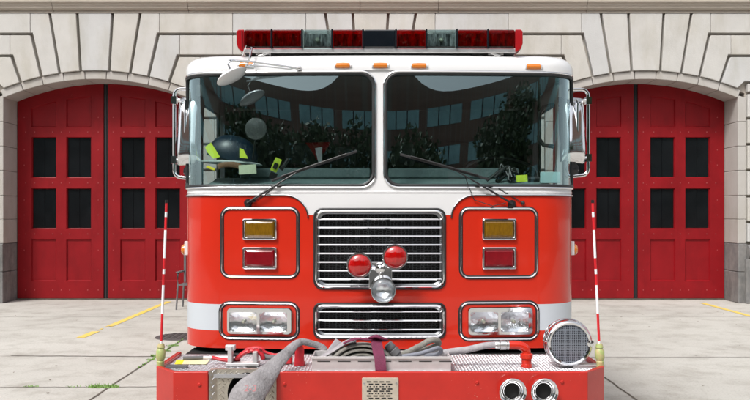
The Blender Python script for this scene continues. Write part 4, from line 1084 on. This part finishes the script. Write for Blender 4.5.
t.build('clip', m_polewhite, TR, bev=.002)
# rolled hose in the tray: flat hose wound on edge
cx_, cz_ = LP(363, 0, 4.47)[0], zD - .02; rl = MB(); yR = yt0 + .10
turns = 5.0; n = 260; pts = []; 
for i in range(n + 1):
    a = 2 * pi * turns * i / n; r_ = .045 + .0 + (.168 - .045) * i / n
    pts.append((cx_ + r_ * 1.22 * cos(a), yR + .004 * sin(a * 1.7), max(zD + .014, cz_ + .012 + r_ * .98 * sin(a) * (1 if sin(a) > 0 else .0) + (0 if sin(a) > 0 else .0))))
rl.sweep(pts, (.0105, .055), 10, False, (0, 1, 0))
HR = rl.build('rolled_hose', m_hose2, None, smooth=60); HR.location = (TX, TY, 0); tag(HR, 'rolled brownish grey flat fire hose lying in the aluminium tray', 'fire hose')
t = MB(); 
pa = LP(331, 354, 4.44); pb = LP(339.5, 341, 4.46); t.sweep([pa, pb], [(.030, .013), (.026, .013)], 10, False, (0, 1, 0))
t.sweep(smoothpts([LP(322, 357, 4.44), LP(334, 350, 4.44), LP(346, 342.5, 4.44), LP(356, 340.5, 4.44)]), (.012, .05), 8, False, (0, 1, 0))
t.build('hose_end', m_hosew, HR)
t = MB(); p0 = Vector(LP(387.5, 344, 4.43)); p1 = Vector(LP(399, 357, 4.43)); u = (p1 - p0)
Mc = Matrix.Translation(p0) @ u.to_track_quat('Z', 'Y').to_matrix().to_4x4()
t.lathe([(.001, 0), (.026, 0), (.028, .02), (.028, .035), (.024, .04), (.031, .045), (.031, .075), (.025, .08), (.022, .10)], Mc, 20)
t.build('coupling', m_iron, HR, smooth=40)
# strap
ST = MB(); xs0 = LP(371.5, 0, 4.36)[0]; 
def bandpts(L, wd): 
    vs = []; 
    for (px, py, Y) in L: q_ = LP(px, py, Y); vs += [(q_[0] - wd, q_[1], q_[2]), (q_[0] + wd, q_[1], q_[2])]
    return vs
L = [(381, 370.5, 4.268), (380.5, 366, 4.272), (380, 358, 4.285), (379, 354.5, 4.30), (377.5, 348, 4.35), (376.5, 342, 4.37), (376.5, 338.6, 4.395), (376.5, 337.8, 4.44), (376.5, 338.5, 4.50)]
v = bandpts(L, .030); v2 = [(x, y_ + .003, z - .003) for x, y_, z in v]; n = len(L)
ST.add(v, [(2 * i, 2 * i + 1, 2 * i + 3, 2 * i + 2) for i in range(n - 1)]); ST.add(v2, [(2 * i, 2 * i + 1, 2 * i + 3, 2 * i + 2) for i in range(n - 1)])
ST.sweep(smoothpts([LP(370, 338.5, 4.40), LP(374, 336.8, 4.385), (LP(377, 336.4, 4.38)), LP(382, 338.5, 4.385), LP(383.5, 340, 4.40)]), (.028, .010), 10, False, (0, 0, 1))
ST.sweep(smoothpts([LP(343.5, 343.4, 4.36), LP(350, 340.5, 4.36), LP(358, 338.6, 4.37), LP(366, 339.5, 4.38), LP(374, 339.4, 4.40)]), (.024, .006), 8, False, (0, 0, 1))
topmesh(ST, 'strap', m_strap, 'maroon webbing strap tied over the rolled hose and tray', 'strap', smooth=50)
# big flat hose rising from the well
Ys = 4.20
CL = [((243, 414), 4.10, .100, .045), ((246, 399), 4.10, .098, .046), ((252, 390), 4.12, .090, .044), ((260, 382), 4.17, .076, .038), ((268, 373.5), 4.22, .060, .030), ((277, 363), 4.29, .044, .022), ((287, 353), 4.37, .034, .018), ((295, 344.8), 4.46, .026, .017), ((302, 341.8), 4.52, .023, .017),
      ((311, 343.5), 4.56, .023, .017), ((319, 346), 4.58, .024, .017), ((324, 350), 4.57, .026, .018), ((323, 356), 4.55, .028, .02)]
pts = smoothpts([LP(c_[0][0], c_[0][1], c_[1]) for c_ in CL]); rr = interp([(c_[2], c_[3]) for c_ in CL])
t = MB(); t.sweep(pts, [(a_ * .90, b_ * .72) for a_, b_ in rr], 32, False, (.25, -1, .55), lens=.25)
fh = topmesh(t, 'fire_hose', m_hose, 'wide flat grey fire hose rising out of the tread plate well', 'fire hose', smooth=60)
tc = bpy.data.curves.new('hose_marking', 'FONT'); tc.body = '2-3'; tc.size = .05; tc.extrude = .0006; tc.align_x = 'CENTER'; tc.align_y = 'CENTER'
to = bpy.data.objects.new('hose_marking', tc); link(to); bpy.context.view_layer.update()
dg = bpy.context.evaluated_depsgraph_get(); me = bpy.data.meshes.new_from_object(to.evaluated_get(dg)); bpy.data.objects.remove(to)
HM = bpy.data.objects.new('hose_marking', me); me.materials.clear(); me.materials.append(m_mark); link(HM, fh)
MARKP = LP(250.5, 388.5, 4.06); HM.location = MARKP; HM.rotation_euler = (radians(62), 0, radians(-6)); HM.name = 'hose_marking'
# supply pipe with pale hose
PH = E('hose_branch', 'pale grey hose joined by a silver coupling to a red elbow pipe', 'hose')
t = MB(); t.sweep(smoothpts([LP(437, 357, 4.50), LP(442, 353.5, 4.50), LP(452, 351.5, 4.50), LP(468, 349.5, 4.50), LP(484, 345.8, 4.50), LP(496, 344.8, 4.50)]), (.019, .019), 14, False, (0, 1, 0)); t.build('hose', m_hosew, PH, smooth=60)
p0 = Vector(LP(495, 345, 4.50)); t = MB(); Mc = Matrix.Translation(p0) @ Vector((1, 0, .0)).to_track_quat('Z', 'Y').to_matrix().to_4x4()
t.lathe([(.001, 0), (.022, 0), (.024, .006), (.024, .022), (.020, .026), (.027, .030), (.027, .060), (.022, .064), (.026, .068), (.026, .078), (.001, .08)], Mc, 20); t.build('coupling', m_alu, PH, smooth=40)
t = MB(); t.sweep(smoothpts([LP(508, 345, 4.50), LP(516, 345, 4.50), LP(521, 345.8, 4.50), LP(525, 348.6, 4.50), LP(526.5, 353, 4.50), LP(526.5, 364, 4.48)]), .025, 16, False, (0, 1, 0))
pb = LP(526.5, 366, 4.48); t.lathe([(.033, zD), (.033, zD + .018), (.028, zD + .02), (.028, zD + .05), (.036, zD + .052), (.036, zD + .075), (.026, zD + .08)], Matrix.Translation((pb[0], pb[1], 0)), 20); t.build('elbow_pipe', m_red, PH, smooth=50)
# loose loop of hose right of the roll
t = MB(); t.sweep(smoothpts([LP(396, 357, 4.5), LP(408, 352, 4.48), LP(420, 346, 4.46), (LP(430, 340.5, 4.46)), LP(437, 340.5, 4.48), LP(438.5, 344, 4.5), LP(434, 346.5, 4.5), LP(424, 350, 4.5), LP(410, 354.5, 4.5), LP(398, 357, 4.5)]), (.017, .0135), 10, False, (0, 1, 0))
topmesh(t, 'loose_hose', m_hose2, 'thin olive grey hose looped behind the tray, left of the pale hose', 'hose', smooth=60)
t = MB(); t.sweep(smoothpts([LP(402, 356.5, 4.42), LP(418, 354, 4.42), LP(430, 350.5, 4.42), LP(438, 348, 4.44), LP(441, 351, 4.47), LP(436, 354.5, 4.47), LP(424, 355.5, 4.47)]), (.012, .010), 8, False, (0, 1, 0))
topmesh(t, 'utility_cord', mat('blue_grey_cord', (.2, .21, .25), .7, bump=.4), 'thin blue grey cord lying below the looped olive hose', 'cord', smooth=60)
# red brackets on the deck
for px, py, h in ((299.5, 366, .105), (417, 364, .105)):
    q_ = deckpt(px, py, zD); t = MB(); pl = [(q_[0] - .026, zD), (q_[0] + .026, zD), (q_[0] + .022, zD + h - .01), (q_[0] + .006, zD + h + .012), (q_[0] - .012, zD + h + .008), (q_[0] - .022, zD + h - .02)]
    if px < 300: pl = [(q_[0] - .030, zD), (q_[0] + .026, zD), (q_[0] + .026, zD + .09), (q_[0] + .012, zD + .125), (q_[0] - .010, zD + .13), (q_[0] - .024, zD + .10)]
    t.prism(pl, q_[1] - .010, q_[1] + .012); t.box(q_[0] - .03, q_[0] + .03, q_[1] + .013, q_[1] + .05, zD + .002, zD + .02); t.build('tool_bracket', m_redtool, T, bev=.004)
for px0, px1 in ((281, 292), (430, 448)):
    a, b = LP(px0, 356, 4.55), LP(px1, 356, 4.55)
    t = MB(); t.box(a[0], b[0], a[1], a[1] + .05, zD + .002, zD + .055); t.build('tow_eye', m_redtool, T, bev=.012)
# red hydrant wrench and silver base, left
WR = E('hydrant_wrench', 'red hydrant wrench clamped on a silver bracket beside the wide flat hose', 'tool')
t = MB()
t.sweep(smoothpts([LP(212, 357.5, 4.56), LP(222, 359.5, 4.56), LP(232, 360.5, 4.56), LP(240, 359, 4.56)]), [(.010, .008)] * 3 + [(.016, .012)] * 14 + [(.013, .01)] * 2 if 0 else (.014, .011), 8)
t.sweep(smoothpts([LP(236, 359, 4.54), LP(242, 354, 4.54), LP(249, 350.5, 4.54), LP(257, 351, 4.54), LP(262, 355, 4.54), LP(263, 359, 4.54)]), (.018, .013), 8)
t.sweep(smoothpts([LP(246, 349.5, 4.62), LP(254, 347.8, 4.62), LP(262, 348.5, 4.62), LP(265, 352, 4.62), LP(275, 355, 4.62), LP(283, 353, 4.62)]), (.012, .009), 8)
for px in (248, 253, 258): t.box(LP(px, 0, 4.54)[0], LP(px + 2, 0, 4.54)[0], LP(0, 0, 4.54)[1] - .02, LP(0, 0, 4.54)[1] + .0, LP(0, 352.5, 4.54)[2], LP(0, 348, 4.54)[2])
t.build('wrench', m_redtool, WR, smooth=50)
t = MB(); a = LP(226, 366, 4.50); b = LP(259, 362, 4.50)
t.box(a[0], b[0], -.42, -.34, zD + .003, zD + .022); t.box(a[0] + .01, a[0] + .035, -.41, -.35, zD + .022, zD + .115); t.box(b[0] - .035, b[0] - .01, -.41, -.35, zD + .022, zD + .085)
t.box(a[0] - .005, a[0] + .05, -.40, -.36, zD + .09, zD + .12)
t.build('clamp_base', m_alup, WR, bev=.004)
t = MB(); 
t.sweep([LP(262, 357.5, 4.58), LP(276, 357, 4.58)], .014, 10); t.sweep([LP(230, 355, 4.56), LP(243, 355, 4.56)], .009, 8); t.build('pin', m_iron, WR)

# ------------------------------------------------------------------ things on the dashboard
HE = E('fire_helmet', 'dark navy helmet with yellow green patches lying behind the left windscreen', 'helmet')
p = Vector(LP(231, 163, 5.22)); t = MB(); Mh = Matrix.Translation(p + Vector((0, .02, .015))) @ Matrix.Rotation(radians(14), 4, 'Y') @ Matrix.Diagonal((1.45, 1.0, 1.12, 1))
t.lathe([(.115, 0), (.117, .03), (.112, .065), (.095, .105), (.065, .135), (.03, .148), (.001, .15)], Mh, 36); t.build('shell', m_navy, HE, smooth=60)
t = MB(); Mb = Matrix.Translation(p + Vector((.0, .02, .0))) @ Matrix.Rotation(radians(3), 4, 'Y') @ Matrix.Diagonal((1.35, 1.1, 1, 1))
t.lathe([(.10, .012), (.135, .008), (.150, .0), (.148, -.006), (.13, .0), (.10, .004)], Mb, 40); t.build('brim', m_cyan, HE, smooth=60)
def patch(px, py, dx, dz, rot, par, mt, nm, Y=5.06):
    q_ = LP(px, py, Y); t = MB(); M4 = Matrix.Translation(q_) @ Matrix.Rotation(radians(rot), 4, 'Y'); t.box(-dx, dx, 0, .008, -dz, dz, 0, M4); return t.build(nm, mt, par, bev=.002)
for pl in ([(205, 147), (211, 142.5), (220, 157), (213, 158.5), (207, 152)], [(239.5, 148), (243.5, 149.5), (248, 158.5), (239.5, 157.5)]):
    q3 = [LP(a_, b_, 5.09) for a_, b_ in pl]; t = MB(); t.prism([(a_[0], a_[2]) for a_ in q3][::-1], q3[0][1], q3[0][1] + .006); t.build('reflective_patch', m_hiviz, HE, smooth=0)
t = MB(); t.sweep(smoothpts([LP(218, 167, 5.10), LP(224, 164.5, 5.08), LP(236, 165, 5.08), LP(243, 169, 5.09)]), (.006, .018), 8, False, (0, 0, 1)); t.build('chin_strap', m_brown, HE)
patch(210.5, 168, .028, .008, 20, HE, m_label, 'strap_buckle', 5.06)
pn = patch(247.5, 169.5, .056, .030, -3, None, m_cream, 'notepad'); pn.location = (TX, TY, 0); tag(pn, 'pale cream paper note leaning below the navy helmet', 'paper')
RD = E('handheld_radio', 'bright yellow and black handheld radio lying on the dashboard', 'radio')
patch(276, 165, .022, .045, 24, RD, m_hiviz, 'casing', 5.08); patch(273, 176, .024, .022, 24, RD, m_black, 'microphone', 5.07); patch(275.5, 166, .013, .020, 24, RD, m_black, 'keypad', 5.066)
t = MB(); t.sweep([LP(281, 170, 5.10), LP(288.5, 159, 5.10)], .012, 8); t.build('antenna', m_black, RD)
TE = patch(550.5, 177.5, .066, .036, 0, None, m_teal, 'plastic_box', 5.16); TE.location = (TX, TY, 0); tag(TE, 'pale teal plastic box standing behind the right end of the windscreen', 'box')
GB = E('gear_pouch', 'yellow green pouch with a black flashlight on the right of the dashboard', 'flashlight')
patch(522, 178.5, .036, .022, -4, GB, m_hiviz, 'pouch', 5.09); t = MB(); t.sweep([LP(528, 179.5, 5.10), LP(539, 179, 5.10)], .020, 12); t.build('flashlight', m_black, GB)
t = MB()
random.seed(3)
for k in range(9):
    a_ = (random.uniform(486, 500), random.uniform(176, 182)); b_ = (random.uniform(500, 514), random.uniform(163, 174)); c_ = (random.uniform(508, 520), random.uniform(172, 182))
    t.sweep(smoothpts([LP(*a_, 5.18 + .02 * (k % 3)), LP(*b_, 5.22 + .02 * (k % 3)), LP(*c_, 5.18)]), random.uniform(.007, .014), 7)
topmesh(t, 'coiled_cables', m_black, 'tangle of black cables and straps under the steering wheel', 'cable', smooth=60)
t = MB(); t.add(sv.v, sv.f); 
mk = MB(); mk.v = sv.v; mk.f = sv.f; mk.mi = [0, 1]; topmesh(mk, 'pennant', [m_redlens, m_polewhite], 'small red and white pennant hanging inside the dark cab', 'pennant', smooth=0)

# ------------------------------------------------------------------ engine body behind the cab
t = MB(); t.box(-1.16, 1.16, 3.05, 8.1, .55, 2.60); bd = t.build('rear_body', m_red, T, bev=.03)
for sg in (-1, 1):
    for y0, y1 in ((3.25, 4.7), (6.9, 7.9)):
        t = MB(); x0_, x1_ = sorted((sg * 1.161, sg * 1.175)); t.box(x0_, x1_, y0, y1, .75, 2.3)
        for k in range(18): t.box(x0_ - .002, x1_ + .002, y0 + .02, y1 - .02, .78 + k * .083, .80 + k * .083)
        t.build('roller_shutter', m_alu, bd, smooth=0)
    for yw, in ((1.35,), (5.8,)):
        t = MB(); Mw = Matrix.Translation((sg * .98, yw, .52)) @ Matrix.Rotation(sg * radians(90), 4, 'Y')
        t.lathe([(.30, -.13), (.46, -.13), (.51, -.10), (.52, 0), (.51, .10), (.46, .13), (.30, .13)], Mw, 40); wh = t.build('wheel', m_tyre, T)
        t = MB(); t.lathe([(.31, .12), (.29, .05), (.15, .03), (.12, .12), (.001, .13)], Mw, 32); t.build('rim', m_chrome, wh)
t = MB(); t.box(-.45, .45, .1, 8.0, .45, .62); t.box(-1.2, 1.2, YE + .0, .85, .45, .872); t.box(-1.2, 1.2, 1.95, 2.85, .45, .872); t.box(-.7, .7, .85, 1.95, .62, .872); t.build('chassis', m_black, T, smooth=0)

# ------------------------------------------------------------------ across the street (seen in the glass)
HB = empty('brick_hotel', (0, 0, 0), 'curved brown brick building with teal window bands reflected in the windscreens', 'building')
R0 = 34.0
def hh(phi):     # roof height along the concave front
    d = degrees_ = math.degrees(phi); a = abs(d); base = 14.3
    return base + 3.4 * math.exp(-(a / 5.0) ** 2) + 4.0 * min(1, max(0, (a - 27) / 12))
NP = 140; ph0 = radians(74)
t = MB()
def PB(phi, z, r=R0): return (r * sin(phi), 4.9 - r * cos(phi), z)
for i in range(NP):
    a, b = -ph0 + 2 * ph0 * i / NP, -ph0 + 2 * ph0 * (i + 1) / NP
    t.add([PB(a, 0), PB(b, 0), PB(b, hh(b)), PB(a, hh(a)), PB(a, 0, R0 + 8), PB(b, 0, R0 + 8), PB(b, hh(b), R0 + 8), PB(a, hh(a), R0 + 8)], [(0, 1, 2, 3), (3, 2, 6, 7), (4, 7, 6, 5)])
t.build('wall', m_brick, HB, smooth=0)
for fl in range(6):
    t = MB()
    for k in range(24):
        a = -ph0 + .02 + k * (2 * ph0 / 24); wdt = 2 * ph0 / 24 * .80; z0 = 12.6 - fl * 2.1
        if hh(a + wdt / 2) < z0 + 1.5: continue
        t.add([PB(a, z0, R0 - .02), PB(a + wdt, z0, R0 - .02), PB(a + wdt, z0 + .98, R0 - .02), PB(a, z0 + .98, R0 - .02)], [(0, 1, 2, 3)])
        for e in (.33, .66): t.add([PB(a + wdt * e - .0015, z0, R0 - .05), PB(a + wdt * e + .0015, z0, R0 - .05), PB(a + wdt * e + .0015, z0 + .98, R0 - .05), PB(a + wdt * e - .0015, z0 + .98, R0 - .05)], [(0, 1, 2, 3)], 1)
    t.build('window_band', [m_hglass, m_seam], HB, smooth=0)
def tree(x, y, h, r, name_label):
    root = empty('street_tree', (x, y, 0), name_label, 'tree', 'trees across the street')
    t = MB(); t.sweep([(0, 0, 0), (.05, 0, h * .3), (0, .1, h * .6)], [(.16, .16), (.12, .12), (.05, .05)], 8)
    for k in range(5):
        a = k * 1.3; t.sweep([(0, 0, h * .32), (cos(a) * r * .6, sin(a) * r * .6, h * .6)], [(.07, .07), (.02, .02)], 6)
    t.build('trunk', m_bark, root)
    c_ = MB()
    blobs = [(random.uniform(-.7, .7) * r, random.uniform(-.6, .6) * r, h * .42 + random.random() * h * .5, random.uniform(.3, .5) * r) for _ in range(14)]
    for bx, by, bz, br in blobs:
        for _ in range(420):
            v = Vector((random.gauss(0, 1), random.gauss(0, 1), random.gauss(0, .8))).normalized() * br * random.random() ** .4
            q_ = Vector((bx, by, bz)) + v; s_ = random.uniform(.08, .16)
            a = Vector((random.gauss(0, 1), random.gauss(0, 1), random.gauss(0, 1))).normalized() * s_; b = a.cross(Vector((random.gauss(0, 1), random.gauss(0, 1), random.gauss(0, 1)))).normalized() * s_ * .6
            c_.add([q_ - a, q_ + b, q_ + a, q_ - b], [(0, 1, 2, 3)])
    c_.build('crown', m_leaf, root, smooth=0)
random.seed(11)
tl = [(-13.5, 'leafy green street tree farthest left in the windscreen reflection'), (-10.2, 'leafy green tree second from left in the windscreen reflection'), (-7, 'leafy green tree reflected in the middle of the left windscreen'), (-3.8, 'leafy green tree reflected just left of the centre pillar'),
      (-.6, 'leafy green tree reflected nearest the centre pillar'), (2.6, 'leafy green tree reflected just right of the centre pillar'), (5.8, 'leafy green tree reflected in the middle of the right windscreen'), (9, 'leafy green tree second from right in the windscreen reflection'), (12.2, 'leafy green street tree farthest right in the windscreen reflection')]
for x, lb_ in tl: tree(x, -17.5 + abs(x) * .2, random.uniform(8.8, 9.6), 2.7, lb_)
bpy.context.view_layer.update()
print('objects', len(bpy.data.objects))
